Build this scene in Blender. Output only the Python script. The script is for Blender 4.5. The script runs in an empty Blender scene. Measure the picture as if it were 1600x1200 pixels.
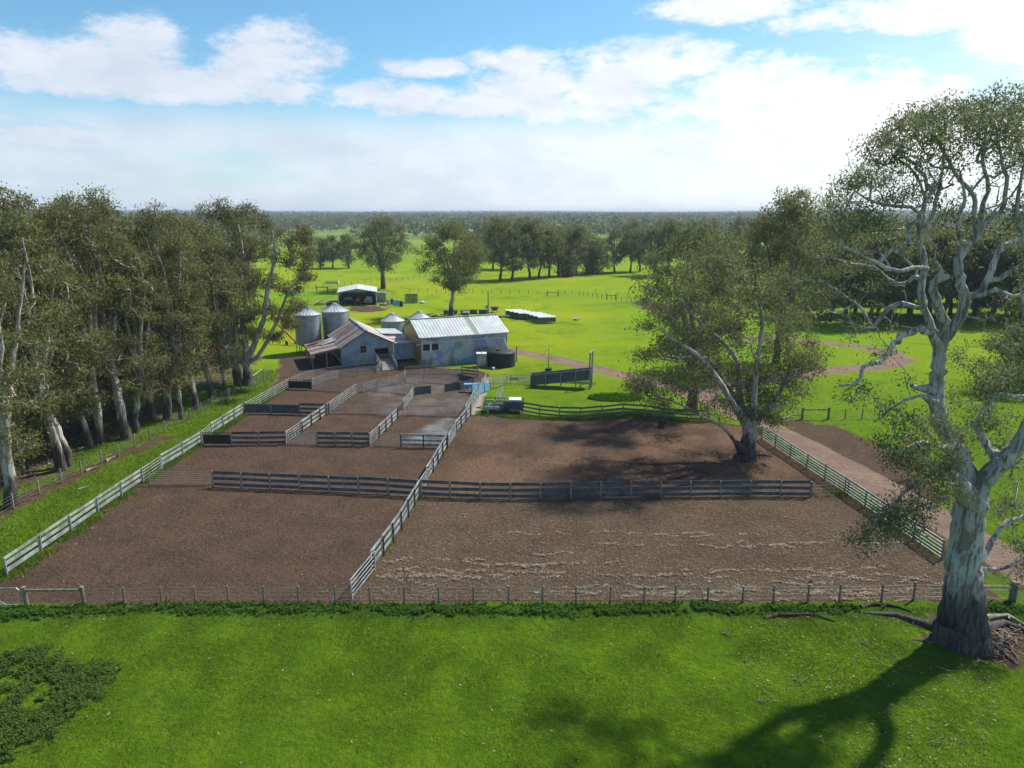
import bpy, math, random
import numpy as np
rad = math.radians
S = bpy.context.scene
# ------------------------------------------------------------------ camera
FPX = 1100.0; CH = 20.0; PITCH = math.atan((600-333)/FPX)
cam = bpy.data.objects.new('camera', bpy.data.cameras.new('camera'))
S.collection.objects.link(cam); S.camera = cam
cam.data.sensor_width = 36; cam.data.lens = FPX/1600*36
cam.data.clip_start = 0.3; cam.data.clip_end = 20000
cam.location = (0, 0, CH); cam.rotation_euler = (rad(90)-PITCH, 0, 0)
# ------------------------------------------------------------------ light
SUN_AZ = 54.0; SUN_EL = 49.0     # azimuth clockwise from +Y
S.view_settings.view_transform = 'Standard'; S.view_settings.look = 'None'
S.view_settings.exposure = 0.82; S.view_settings.gamma = 1.0
W = bpy.data.worlds.new('World'); S.world = W; W.use_nodes = True

class NT:
    def __init__(s, tree): s.t = tree; s.n = tree.nodes; s.l = tree.links
    def add(s, typ, inputs=None, **kw):
        n = s.n.new(typ)
        for k, v in kw.items(): setattr(n, k, v)
        for k, v in (inputs or {}).items(): s.set(n, k, v)
        return n
    def set(s, n, k, v):
        i = n.inputs[k]
        if isinstance(v, bpy.types.NodeSocket): s.l.new(v, i)
        elif isinstance(v, bpy.types.Node): s.l.new(v.outputs[0], i)
        else:
            if isinstance(v, (tuple, list)) and len(v) == 3 and i.type == 'RGBA': v = (*v, 1)
            i.default_value = v
    def m(s, op, a, b=0.0, c=0.0, clamp=False):
        n = s.n.new('ShaderNodeMath'); n.operation = op; n.use_clamp = clamp
        for k, v in enumerate((a, b, c)):
            s.set(n, k, v)
        return n.outputs[0]
    def ss(s, x, a, b, lo=0.0, hi=1.0):
        n = s.add('ShaderNodeMapRange', {0: x, 1: a, 2: b, 3: lo, 4: hi}, interpolation_type='SMOOTHSTEP'); return n.outputs[0]
    def mix(s, f, a, b, bt='MIX'):
        n = s.n.new('ShaderNodeMix'); n.data_type = 'RGBA'; n.blend_type = bt
        s.set(n, 0, f); s.set(n, 6, a); s.set(n, 7, b); return n.outputs[2]
    def noise(s, vec, scale, detail=4.0, rough=.55, dist=0.0, out=0):
        n = s.add('ShaderNodeTexNoise', {'Scale': scale, 'Detail': detail, 'Roughness': rough, 'Distortion': dist})
        if vec is not None: s.set(n, 'Vector', vec)
        return n.outputs[out]
    def scalev(s, vec, sc):
        n = s.n.new('ShaderNodeVectorMath'); n.operation = 'MULTIPLY'; s.set(n, 0, vec); n.inputs[1].default_value = sc; return n.outputs[0]

w = NT(W.node_tree); w.n.clear()
sky = w.add('ShaderNodeTexSky', sky_type='NISHITA', sun_disc=False, sun_elevation=rad(SUN_EL), sun_rotation=rad(SUN_AZ),
            air_density=1.0, dust_density=0.6, ozone_density=2.5, altitude=0)
tc = w.add('ShaderNodeTexCoord')
sx = w.add('ShaderNodeSeparateXYZ', {0: tc.outputs['Generated']})
az = w.m('ARCTAN2', sx.outputs[0], sx.outputs[1]); el = w.m('ARCSINE', sx.outputs[2])
D = 180/math.pi
azd = w.m('MULTIPLY', az, D); eld = w.m('MULTIPLY', el, D)
comb = w.add('ShaderNodeCombineXYZ', {0: azd, 1: w.m('MULTIPLY', eld, 2.2), 2: 0.0})
n1 = w.noise(comb, 0.085, 9, .62, .3); n2 = w.noise(comb, 0.34, 10, .70)
nn = w.m('ADD', w.m('MULTIPLY', w.m('SUBTRACT', n1, .5), 2.9), w.m('MULTIPLY', w.m('SUBTRACT', n2, .5), 3.2))
def azel(u, v):
    x = (u-800)/FPX; y = (600-v)/FPX
    dy = math.cos(PITCH)+y*math.sin(PITCH); dz = -math.sin(PITCH)+y*math.cos(PITCH)
    return math.degrees(math.atan2(x, dy)), math.degrees(math.atan2(dz, math.hypot(x, dy)))
best = None
for (u, v, rx, ry) in [(140,108,140,36),(228,60,58,30),(425,90,85,42),(330,132,170,26),(610,155,125,24),(660,106,60,14),(802,92,66,17),
                       (740,165,110,18),(950,140,190,52),(1010,110,120,40),(1150,160,190,56),(1260,190,260,60),(1140,10,112,18),(1520,5,200,26),(1580,62,60,42),
                       (60,212,150,22),(1440,215,230,42)]:
    a, e = azel(u, v); ra = rx/18.0; re = ry/18.5
    qa = w.m('POWER', w.m('DIVIDE', w.m('SUBTRACT', azd, a), ra), 2.0)
    qe = w.m('POWER', w.m('DIVIDE', w.m('SUBTRACT', eld, e), re), 2.0)
    q = w.m('SUBTRACT', 1.0, w.m('ADD', qa, qe))
    best = q if best is None else w.m('MAXIMUM', best, q)
best = w.m('MAXIMUM', best, -3.0)
cum = w.ss(w.m('ADD', best, w.m('MULTIPLY', nn, 1.05)), -.42, .85)
# low stratus veil between 1 and 8 degrees
comb2 = w.add('ShaderNodeCombineXYZ', {0: azd, 1: w.m('MULTIPLY', eld, 5.5), 2: 7.0})
strk = w.m('ADD', w.m('MULTIPLY', w.noise(comb2, 0.10, 9, .66, .4), .6), w.m('MULTIPLY', w.noise(comb, 0.12, 7, .6), .4))
band = w.m('MULTIPLY', w.ss(eld, 8.4, 5.2), w.ss(w.m('ADD', strk, w.m('MULTIPLY', w.ss(azd, -35, 30), .16)), .36, .58, .42, .90))
base = w.ss(eld, 4.5, 0.0, 0, .85)
veil = w.m('MAXIMUM', band, base)
# veil thickens towards the sun's side
sunside = w.m('MULTIPLY', w.ss(azd, 5, 42), w.ss(eld, 20, 4, .05, .62))
cl = w.m('MAXIMUM', w.m('MAXIMUM', cum, veil), sunside, clamp=True)
dens = w.ss(w.m('ADD', best, w.m('MULTIPLY', nn, .5)), -.2, 1.4)
glow = w.ss(azd, -30, 45)
ccol = w.mix(glow, (.84, .89, .97), (1.32, 1.29, 1.25))
ccol = w.mix(w.m('MULTIPLY', w.ss(w.m('ADD', w.m('MULTIPLY', w.noise(comb, .16, 7, .6), .55), w.m('MULTIPLY', strk, .45)), .38, .64), w.m('SUBTRACT', .62, w.m('MULTIPLY', glow, .45))), ccol, (.56, .66, .80))
skc = w.mix(1.0, sky.outputs[0], (.085*.66, .085*.96, .085*1.02), 'MULTIPLY')
skc = w.mix(1.0, skc, (1.0, 1.0, 1.0), 'MULTIPLY')
ccs = w.mix(1.0, ccol, (.55, .56, .575), 'MULTIPLY')
bg = w.add('ShaderNodeBackground', {'Color': w.mix(cl, skc, ccs), 'Strength': 1.0})
w.add('ShaderNodeOutputWorld', {0: bg})

sun = bpy.data.objects.new('sun', bpy.data.lights.new('sun', 'SUN')); S.collection.objects.link(sun)
sun.data.energy = 4.1; sun.data.angle = rad(1.6); sun.data.color = (1, .94, .82)
sd = np.array([math.sin(rad(SUN_AZ))*math.cos(rad(SUN_EL)), math.cos(rad(SUN_AZ))*math.cos(rad(SUN_EL)), math.sin(rad(SUN_EL))])
sun.rotation_euler = (rad(90-SUN_EL), 0, rad(180-SUN_AZ)); sun.location = (60, 60, 90)
S.render.engine = 'CYCLES'
S.cycles.volume_bounces = 0; S.cycles.max_bounces = 6; S.cycles.transparent_max_bounces = 8

# ------------------------------------------------------------------ helpers
def G(u, v, z=0.0):
    x = (u-800)/FPX; y = (600-v)/FPX
    dy = math.cos(PITCH)+y*math.sin(PITCH); dz = -math.sin(PITCH)+y*math.cos(PITCH)
    t = (z-CH)/dz
    return (x*t, dy*t)
def RY(u, v, Y):
    x = (u-800)/FPX; y = (600-v)/FPX
    dy = math.cos(PITCH)+y*math.sin(PITCH); dz = -math.sin(PITCH)+y*math.cos(PITCH)
    t = Y/dy
    return np.array([x*t, Y, CH+dz*t])
rng = np.random.default_rng(7)
def vnoise(x, y, s, seed=0):
    x = np.asarray(x, float)/s; y = np.asarray(y, float)/s
    xi = np.floor(x).astype(int); yi = np.floor(y).astype(int); fx = x-xi; fy = y-yi
    fx = fx*fx*(3-2*fx); fy = fy*fy*(3-2*fy)
    def h(a, b):
        q = np.sin(a*127.1+b*311.7+seed*74.7)*43758.5453; return q-np.floor(q)
    return (h(xi,yi)*(1-fx)+h(xi+1,yi)*fx)*(1-fy)+(h(xi,yi+1)*(1-fx)+h(xi+1,yi+1)*fx)*fy
def fbm(x, y, s, seed=0): return vnoise(x,y,s,seed)*.5+vnoise(x,y,s*.5,seed+1)*.3+vnoise(x,y,s*.23,seed+2)*.2
def gz(x, y):
    x = np.asarray(x, float); y = np.asarray(y, float)
    f = np.clip((y-240)/500, 0, 1)
    z = f*(fbm(x+300, y, 260, 5)-.45)*7
    z += np.clip((y-900)/2500, 0, 1)*(vnoise(x, y, 900, 9))*12 + np.clip((y-2200)/1800, 0, 1)*5
    z += np.exp(-(((x-11.5)/3.2)**2+((y-68)/2.4)**2))*.7*(y < 100)
    return z
def tag(o, label=None, cat=None, group=None, kind=None):
    if label: o['label'] = label
    if cat: o['category'] = cat
    if group: o['group'] = group
    if kind: o['kind'] = kind
    return o
def empty(name, loc, label, cat, group=None, rz=0):
    o = bpy.data.objects.new(name, None); S.collection.objects.link(o); o.location = loc; o.rotation_euler = (0, 0, rz)
    o.empty_display_size = .3
    return tag(o, label, cat, group)
def np_mesh(name, V, Q, mat, parent=None, attr=None, smooth=False, aname='r'):
    """Q: (n,3) or (n,4) index array"""
    V = np.asarray(V, np.float32); Q = np.asarray(Q, np.int32)
    me = bpy.data.meshes.new(name); k = Q.shape[1]
    me.vertices.add(len(V)); me.vertices.foreach_set('co', V.ravel())
    me.loops.add(Q.size); me.loops.foreach_set('vertex_index', Q.ravel())
    me.polygons.add(len(Q)); me.polygons.foreach_set('loop_start', np.arange(0, Q.size, k, dtype=np.int32))
    me.polygons.foreach_set('loop_total', np.full(len(Q), k, np.int32))
    if smooth: me.polygons.foreach_set('use_smooth', np.ones(len(Q), bool))
    me.update(calc_edges=True)
    if attr is not None:
        at = me.attributes.new(aname, 'FLOAT', 'POINT'); at.data.foreach_set('value', np.asarray(attr, np.float32))
    if mat: me.materials.append(mat)
    o = bpy.data.objects.new(name, me); S.collection.objects.link(o)
    if parent: o.parent = parent
    return o
class MB:
    def __init__(s): s.v = []; s.f = []; s.n = 0
    def addv(s, vs, fs):
        s.v += [tuple(map(float, p)) for p in vs]; s.f += [tuple(i+s.n for i in f) for f in fs]; s.n += len(vs); return s
    def box(s, x0, y0, z0, x1, y1, z1):
        return s.addv([(x0,y0,z0),(x1,y0,z0),(x1,y1,z0),(x0,y1,z0),(x0,y0,z1),(x1,y0,z1),(x1,y1,z1),(x0,y1,z1)],
                      [(3,2,1,0),(4,5,6,7),(0,1,5,4),(1,2,6,5),(2,3,7,6),(3,0,4,7)])
    def beam(s, a, b, wd, ht, up=(0,0,1)):
        a = np.array(a, float); b = np.array(b, float); d = b-a; d /= (np.linalg.norm(d)+1e-9)
        u = np.array(up, float)
        if abs(d@u) > .95: u = np.array((1.0,0,0))
        sd_ = np.cross(d, u); sd_ /= np.linalg.norm(sd_); u = np.cross(sd_, d)
        vs = []
        for p in (a, b):
            for i, j in ((-1,-1),(1,-1),(1,1),(-1,1)): vs.append(p+sd_*wd/2*i+u*ht/2*j)
        return s.addv(vs, [(3,2,1,0),(4,5,6,7),(0,1,5,4),(1,2,6,5),(2,3,7,6),(3,0,4,7)])
    def tube(s, pts, r, k=6, cap=True):
        pts = [np.array(p, float) for p in pts]; rs = r if isinstance(r, (list, tuple)) else [r]*len(pts)
        vs = []; fs = []
        for i, p in enumerate(pts):
            d = pts[min(i+1, len(pts)-1)]-pts[max(i-1, 0)]; d /= (np.linalg.norm(d)+1e-9)
            u = np.array((0,0,1.0)) if abs(d[2]) < .9 else np.array((1.0,0,0))
            a = np.cross(d, u); a /= np.linalg.norm(a); b = np.cross(d, a)
            for j in range(k):
                t = 2*math.pi*j/k; vs.append(p+(a*math.cos(t)+b*math.sin(t))*rs[i])
        for i in range(len(pts)-1):
            for j in range(k):
                fs.append((i*k+j, i*k+(j+1)%k, (i+1)*k+(j+1)%k, (i+1)*k+j))
        if cap: fs += [tuple(range(k)), tuple(range((len(pts)-1)*k, len(pts)*k))[::-1]]
        return s.addv(vs, fs)
    def lathe(s, prof, cx=0, cy=0, k=24):
        vs = []; fs = []
        for (r, z) in prof:
            for j in range(k):
                t = 2*math.pi*j/k; vs.append((cx+r*math.cos(t), cy+r*math.sin(t), z))
        for i in range(len(prof)-1):
            for j in range(k): fs.append((i*k+j, i*k+(j+1)%k, (i+1)*k+(j+1)%k, (i+1)*k+j))
        return s.addv(vs, fs)
    def sheet(s, pts, th=.04):
        """thick polygon"""
        P_ = [np.array(p, float) for p in pts]; n = np.cross(P_[1]-P_[0], P_[2]-P_[0]); n /= np.linalg.norm(n)
        k = len(P_); vs = P_+[p-n*th for p in P_]
        fs = [tuple(range(k)), tuple(range(k, 2*k))[::-1]]+[((i+1)%k, i, i+k, (i+1)%k+k) for i in range(k)]
        return s.addv(vs, fs)
    def build(s, name, mat, parent=None, smooth=False):
        me = bpy.data.meshes.new(name); me.from_pydata(s.v, [], s.f); me.update()
        if smooth: me.polygons.foreach_set('use_smooth', [True]*len(me.polygons))
        if mat: me.materials.append(mat)
        o = bpy.data.objects.new(name, me); S.collection.objects.link(o)
        if parent: o.parent = parent
        return o
def copy_tree(o, parent=None):
    c = o.copy(); S.collection.objects.link(c); c.parent = parent
    for ch in o.children: copy_tree(ch, c)
    return c

# ------------------------------------------------------------------ materials
def mat(name):
    m = bpy.data.materials.new(name); m.use_nodes = True; t = NT(m.node_tree); t.n.clear()
    o = t.n.new('ShaderNodeOutputMaterial'); b = t.n.new('ShaderNodeBsdfPrincipled'); t.l.new(b.outputs[0], o.inputs[0])
    b.inputs['Specular IOR Level'].default_value = .25
    return m, t, b, o
def simple(name, c1, c2=None, scale=3.0, rough=.7, metal=0.0, bump=.0, stretch=None, lo=.35, hi=.65):
    m, t, b, o = mat(name)
    co = t.add('ShaderNodeTexCoord').outputs['Object']
    if stretch: co = t.scalev(co, stretch)
    n = t.noise(co, scale, 6, .6)
    t.set(b, 'Base Color', t.mix(t.ss(n, lo, hi), c1, c2 or tuple(x*.7 for x in c1)))
    b.inputs['Roughness'].default_value = rough; b.inputs['Metallic'].default_value = metal
    if bump:
        bm = t.add('ShaderNodeBump', {'Strength': bump, 'Distance': .05, 'Height': t.noise(co, scale*4, 4)}); t.set(b, 'Normal', bm)
    return m
M = {}
M['rail'] = simple('weathered grey steel board', (.095,.12,.14), (.055,.07,.085), 2.5, .6, .1)
M['galv'] = simple('galvanised rail', (.46,.50,.51), (.22,.24,.24), 1.3, .45, .35)
M['galvdull'] = simple('dull galvanised pipe', (.30,.33,.35), (.20,.22,.23), 2.0, .5, .3)
M['wood'] = simple('grey timber', (.26,.235,.20), (.13,.115,.095), 4, .9, 0, .3, (1,1,.25))
M['darkpost'] = simple('dark old post', (.085,.07,.058), (.045,.038,.032), 4, .9)
M['greenwood'] = simple('treated pine', (.21,.22,.15), (.12,.12,.085), 4, .9, 0, .3, (1,1,.25))
M['dark'] = simple('dark rubber and painted shade', (.018,.02,.022), (.03,.033,.035), 3, .6)  # also colours in the shade of the shearing shed's door and floor gap
M['wire'] = simple('fence wire', (.28,.28,.27), (.18,.17,.16), 2, .5, .5)
M['white'] = simple('white painted steel', (.72,.74,.74), (.55,.57,.57), 2, .5)
M['concrete'] = simple('concrete', (.40,.36,.32), (.27,.24,.21), 2, .9, 0, .3)
M['bluepaint'] = simple('blue painted steel', (.10,.30,.55), (.16,.42,.62), 3, .4)
M['greenpaint'] = simple('green painted steel', (.09,.17,.12), (.06,.11,.08), 3, .5)
M['orange'] = simple('orange machine paint', (.55,.17,.03), (.40,.10,.02), 3, .45)
M['red'] = simple('faded red paint', (.45,.08,.04), (.32,.07,.04), 3, .5)
M['glass'] = simple('dark window glass', (.02,.025,.03), (.03,.035,.04), 1, .15)
M['tyre'] = simple('tyre rubber', (.02,.02,.02), (.035,.035,.035), 3, .85)
M['char'] = simple('charred wood', (.025,.022,.02), (.07,.06,.05), 5, .95, 0, .6)
M['ash'] = simple('ash', (.5,.5,.48), (.3,.28,.25), 5, .95)
M['log'] = simple('dead grey timber', (.33,.29,.25), (.16,.13,.11), 4, .9, 0, .5)
M['rust'] = simple('rusty steel', (.20,.09,.05), (.11,.07,.05), 4, .85)
M['blackbird'] = simple('black feathers', (.012,.012,.014), (.03,.03,.03), 8, .6)

def corr(name, base, dark, period=.2, rust=0.0, axis=0, mural=None, metal=.25):
    """corrugated sheet; ribs across the given axis of object space"""
    m, t, b, o = mat(name)
    co = t.add('ShaderNodeTexCoord').outputs['Object']
    sp = t.add('ShaderNodeSeparateXYZ', {0: co})
    ax = sp.outputs[axis]
    wv = t.m('SINE', t.m('MULTIPLY', ax, 2*math.pi/period))
    sheet = t.m('FLOOR', t.m('DIVIDE', ax, .82))
    wn = t.add('ShaderNodeTexWhiteNoise', {'W': sheet}, noise_dimensions='1D')
    other = 1-axis if axis < 2 else 0
    sc = [1.2,1.2,1.2]; sc[other] = .35
    n = t.noise(t.scalev(co, tuple(sc)), 1.3, 7, .65)
    c = t.mix(t.ss(n, .3, .7), base, dark)
    c = t.mix(t.m('MULTIPLY', wn.outputs[0], .35), c, dark)
    if rust:
        r = t.ss(t.m('ADD', t.m('MULTIPLY', n, .8), t.m('MULTIPLY', wn.outputs[0], .55)), .95-rust, 1.12-rust)
        c = t.mix(r, c, t.mix(t.noise(co, 3, 4), (.25,.13,.09), (.17,.095,.07)))
    if mural:
        for (lo, hi, seed, col, amt) in mural:
            mv = t.add('ShaderNodeMapping', {0: co, 1: (seed, 0, seed)})
            q = t.ss(t.noise(mv, .30, 4, .55, 1.6), lo, hi); c = t.mix(t.m('MULTIPLY', q, amt), c, col)
    t.set(b, 'Base Color', c)
    b.inputs['Roughness'].default_value = .5; b.inputs['Metallic'].default_value = metal
    bm = t.add('ShaderNodeBump', {'Strength': .35, 'Distance': .03, 'Height': wv}); t.set(b, 'Normal', bm)
    return m
M['wall_blue'] = corr('old blue grey corrugated wall', (.22,.34,.46), (.31,.38,.42), .25, .03, 0, [(.48,.58,3,(.36,.34,.20),.6),(.5,.6,9,(.10,.20,.36),.6)])
M['wall_mural'] = corr('painted pale blue corrugated wall', (.42,.51,.57), (.33,.42,.49), .25, 0, 0,
                       [(.48,.60,3,(.52,.46,.24),.75),(.50,.58,11,(.15,.27,.50),.8),(.53,.62,21,(.48,.38,.52),.6),(.56,.60,37,(.10,.14,.24),.5)])
M['roof_rust'] = corr('rusty corrugated roof', (.36,.35,.37), (.27,.25,.26), .25, .34, 1)
M['roof_pale'] = corr('pale weathered corrugated roof', (.52,.50,.50), (.42,.38,.37), .25, .22, 1)
M['roof_new'] = corr('galvanised ribbed roof', (.44,.46,.47), (.37,.38,.41), .45, 0, 0, [(.5,.62,5,(.42,.62,.48),.55),(.5,.6,17,(.58,.46,.60),.5)])
M['roof_white'] = corr('white ribbed roof', (.58,.60,.61), (.48,.50,.51), .3, 0, 0)
M['silo'] = simple('silo steel', (.34,.39,.42), (.26,.30,.33), .8, .42, .45, 0, (1,1,3))
M['silo_roof'] = simple('silo roof steel', (.58,.60,.62), (.48,.5,.52), .8, .4, .3)
M['ochre'] = corr('ochre painted wall', (.38,.27,.10), (.30,.24,.12), .25, 0, 1)

def leaf_mat(name, ramp, trans=.48, spec=.10):
    m, t, b, o = mat(name); b.inputs['Specular IOR Level'].default_value = spec
    a = t.add('ShaderNodeAttribute', attribute_name='r')
    oi = t.add('ShaderNodeObjectInfo')
    cr = t.add('ShaderNodeValToRGB', {0: a.outputs['Fac']})
    e = cr.color_ramp.elements
    e[0].position = ramp[0][0]; e[0].color = (*ramp[0][1], 1); e[1].position = ramp[-1][0]; e[1].color = (*ramp[-1][1], 1)
    for p, c in ramp[1:-1]: q = e.new(p); q.color = (*c, 1)
    col = t.mix(t.m('MULTIPLY', oi.outputs['Random'], .45), cr.outputs[0], (.13,.12,.045), 'MIX')
    t.set(b, 'Base Color', col); b.inputs['Roughness'].default_value = .6
    tr = t.add('ShaderNodeBsdfTranslucent', {'Color': col})
    mx = t.add('ShaderNodeMixShader', {0: trans}); t.l.new(b.outputs[0], mx.inputs[1]); t.l.new(tr.outputs[0], mx.inputs[2])
    t.l.new(mx.outputs[0], o.inputs[0])
    return m
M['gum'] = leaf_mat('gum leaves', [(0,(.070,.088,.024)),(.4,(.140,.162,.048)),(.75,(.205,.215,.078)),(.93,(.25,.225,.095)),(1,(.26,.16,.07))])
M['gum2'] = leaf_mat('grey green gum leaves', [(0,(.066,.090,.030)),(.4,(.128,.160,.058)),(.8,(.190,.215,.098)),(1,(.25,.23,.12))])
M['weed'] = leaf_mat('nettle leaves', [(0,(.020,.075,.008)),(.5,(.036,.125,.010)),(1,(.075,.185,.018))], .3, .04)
M['blade'] = leaf_mat('grass blades', [(0,(.045,.110,.003)),(.5,(.110,.215,.004)),(.85,(.190,.280,.008)),(1,(.32,.28,.09))], .3, .05)
M['litterm'] = leaf_mat('bark litter', [(0,(.055,.038,.027)),(.5,(.13,.095,.068)),(.85,(.26,.20,.15)),(1,(.48,.41,.33))], .05)

def bark(name, pale, streak, stock=2.2, dark=(.045,.036,.03), sc=1.0):
    m, t, b, o = mat(name)
    co = t.add('ShaderNodeTexCoord').outputs['Object']; sp = t.add('ShaderNodeSeparateXYZ', {0: co})
    n = t.noise(t.scalev(co, (1,1,.22)), 2.3*sc, 7, .62, .6); nf = t.noise(t.scalev(co, (1,1,.12)), 8*sc, 5, .65)
    big = t.noise(t.scalev(co, (1,1,.5)), .6*sc, 4, .6)
    c = t.mix(t.ss(big, .35, .65), pale, tuple(.72*x+.02 for x in pale))
    c = t.mix(t.ss(n, .51, .62), c, streak)
    c = t.mix(t.m('MULTIPLY', t.ss(nf, .50, .60), .8), c, tuple(.5*x for x in streak))
    c = t.mix(t.m('MULTIPLY', t.ss(t.noise(t.scalev(co, (1,1,.3)), 4.5*sc, 5, .6, 1.0), .57, .63), .4), c, (.30,.20,.14))
    zz = t.m('ADD', sp.outputs[2], t.m('MULTIPLY', t.m('SUBTRACT', n, .5), 5.0*stock/2.2))
    c = t.mix(t.ss(zz, stock*1.15, stock*.75), c, t.mix(t.ss(nf, .4, .6), dark, tuple(2.4*x for x in dark)))
    t.set(b, 'Base Color', c); b.inputs['Roughness'].default_value = .8
    h = t.m('ADD', n, t.m('MULTIPLY', nf, .7))
    t.set(b, 'Normal', t.add('ShaderNodeBump', {'Strength': 1.0, 'Distance': .16, 'Height': h}))
    return m
M['bark'] = bark('white gum bark', (.52,.50,.46), (.25,.20,.16), 2.0)
M['barkbig'] = bark('red gum bark', (.50,.51,.48), (.23,.20,.17), 3.2, (.040,.034,.033), .9)
M['barkdark'] = bark('dark gum bark', (.25,.225,.19), (.12,.095,.075), 3.0)

# ------------------------------------------------------------------ ground zones
def W_(pts): return [G(*p) for p in pts]
def inpoly(x, y, poly):
    ins = np.zeros(x.shape, bool); n = len(poly)
    for i in range(n):
        x1, y1 = poly[i]; x2, y2 = poly[(i+1) % n]
        c = ((y1 > y) != (y2 > y)) & (x < (x2-x1)*(y-y1)/((y2-y1) or 1e-9)+x1); ins ^= c
    return ins
def dseg(x, y, pts, closed=False):
    d = np.full(x.shape, 1e9); n = len(pts)
    for i in range(n if closed else n-1):
        x1, y1 = pts[i]; x2, y2 = pts[(i+1) % n]; dx, dy = x2-x1, y2-y1
        t = np.clip(((x-x1)*dx+(y-y1)*dy)/(dx*dx+dy*dy+1e-9), 0, 1)
        d = np.minimum(d, np.hypot(x-x1-t*dx, y-y1-t*dy))
    return d
def zone(x, y, poly, soft, wob=0.0, seed=0):
    d = dseg(x, y, poly, True); s = np.where(inpoly(x, y, poly), d, -d)
    if wob: s = s+(fbm(x, y, 3.0, seed)-.5)*wob
    return np.clip(.5+s/(2*soft), 0, 1)
YARD = W_([(-140,947),(-80,985),(6,908),(250,735),(448,605),(492,588),(560,580),(600,574),(642,572),(740,578),(764,583),(762,600),(733,648),(815,645),(862,651),(917,655),(1108,657),
           (1180,668),(1476,868),(1530,900),(1570,945),(1640,980),(800,946)])
YARD[0] = (-34, 33.4); YARD[1] = (-40, 33.4)
YARD = [(-30,33.3)]+YARD[2:-2]+[(26.8,33.6)]
LOWR = W_([(650,775),(1267,772),(1476,868),(1560,947),(548,947)])
UPR = W_([(740,650),(815,645),(1108,657),(1180,668),(1300,772),(657,775)])
SHEDD = W_([(415,628),(440,560),(560,545),(600,575),(500,590),(450,604)])
RSIDE = W_([(1185,648),(1240,652),(1330,672),(1420,715),(1480,760),(1520,840),(1700,930),(1700,1000),(1480,870)])
WOODD = [(-80,30),(-37.5,44),(-36.6,60),(-34,82),(-34,98),(-50,112),(-95,112),(-95,30)]
GARD = W_([(540,478),(590,477),(605,484),(575,489),(548,487)])
FARD = W_([(960,471),(1010,470),(1100,478),(1150,492),(1050,494)])
TRK = [G(u,v) for u,v in [(786,546),(870,561),(960,583),(1060,606),(1130,634),(1192,664),(1270,702),(1350,745),(1450,800),(1600,890),(1700,950)]]
TRK2 = [G(u,v) for u,v in [(1110,612),(1200,590),(1290,580),(1370,573),(1408,562),(1385,548),(1320,539),(1250,532),(1150,528)]]
TRK3 = [G(u,v) for u,v in [(-60,850),(0,805),(70,765),(130,738),(215,700),(258,682)]]
TRK4 = [G(u,v) for u,v in [(440,458),(500,452),(590,444),(665,436),(760,432)]]
TRK5 = [G(u,v) for u,v in [(795,518),(860,519),(1020,521),(1150,524)]]
PATH = W_([(757,590),(768,590),(746,648),(732,648)])
DAMP = W_([(628,692),(660,670),(700,652),(716,656),(692,692)])
DAMP2 = W_([(560,600),(640,590),(750,600),(745,640),(650,650),(585,640)])
BASEC = G(1500,1000)
def zones(x, y):
    dirt = zone(x, y, YARD, .25, .5, 1)
    dirt = np.maximum(dirt, zone(x, y, SHEDD, 1.2, 1.5, 2)); dirt = np.maximum(dirt, .92*zone(x, y, RSIDE, 3.0, 5.5, 3))
    wood = zone(x, y, WOODD, 1.5, 3.0, 4)*np.clip((fbm(x, y, 4.0, 8)-.30)*3.2, 0, 1); dirt = np.maximum(dirt, wood*.95)
    dirt = np.maximum(dirt, .8*zone(x, y, GARD, 1.0, 3, 5)); dirt = np.maximum(dirt, .75*zone(x, y, FARD, 3, 6, 6))
    dirt = np.maximum(dirt, np.clip(1.35-np.hypot(x-BASEC[0]-1.2, y-BASEC[1]+.1)/2.6+(fbm(x,y,1.2,3)-.5)*1.1, 0, 1))
    trk = np.clip(.5+(1.6-dseg(x, y, TRK)+(fbm(x,y,2,9)-.5)*.5)/.6, 0, 1)
    trk = np.maximum(trk, np.clip(.5+(1.8-dseg(x, y, TRK2)+(fbm(x,y,3,9)-.5))/.8, 0, 1))
    trk = np.maximum(trk, .55*np.clip(.5+(1.8-dseg(x, y, TRK4)+(fbm(x,y,3,9)-.5))/1.4, 0, 1))
    f3 = np.clip(.5+(1.2-dseg(x, y, TRK3)+(fbm(x,y,2,2)-.5)*1.6)/1.2, 0, 1)*np.clip((x+45)/6, 0, 1)
    dirt = np.maximum(dirt, .62*f3)
    f5 = np.clip(.5+(.7-dseg(x, y, TRK5)+(fbm(x,y,3,9)-.5))/1.0, 0, 1); dirt = np.maximum(dirt, .45*f5)
    lit = zone(x, y, LOWR, 1.5, 2.5, 12)
    lit = np.maximum(lit, .35*wood); lit = np.maximum(lit, .3*zone(x, y, RSIDE, 1.5))
    path = inpoly(x, y, PATH).astype(float)
    damp = np.maximum(zone(x, y, DAMP, .5, 1.2, 7), .38*zone(x, y, DAMP2, 1, 4, 7))
    upr = zone(x, y, UPR, 2.0, 3)
    yel = np.clip((fbm(x, y, 28, 15)-.3)*1.8, 0, 1)*np.clip((y-60)/40, 0, 1)
    weed = np.clip(1.2-np.abs(y-32.6+(fbm(x,0*x,6,4)-.5))/1.0, 0, 1)*(x < 30)
    weed = np.maximum(weed, np.clip(1-dseg(x, y, [YARD[1], YARD[2], YARD[3]])/1.6, 0, 1)*(dirt < .5))
    return dirt, trk, lit, path, damp, upr, yel, weed

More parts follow.
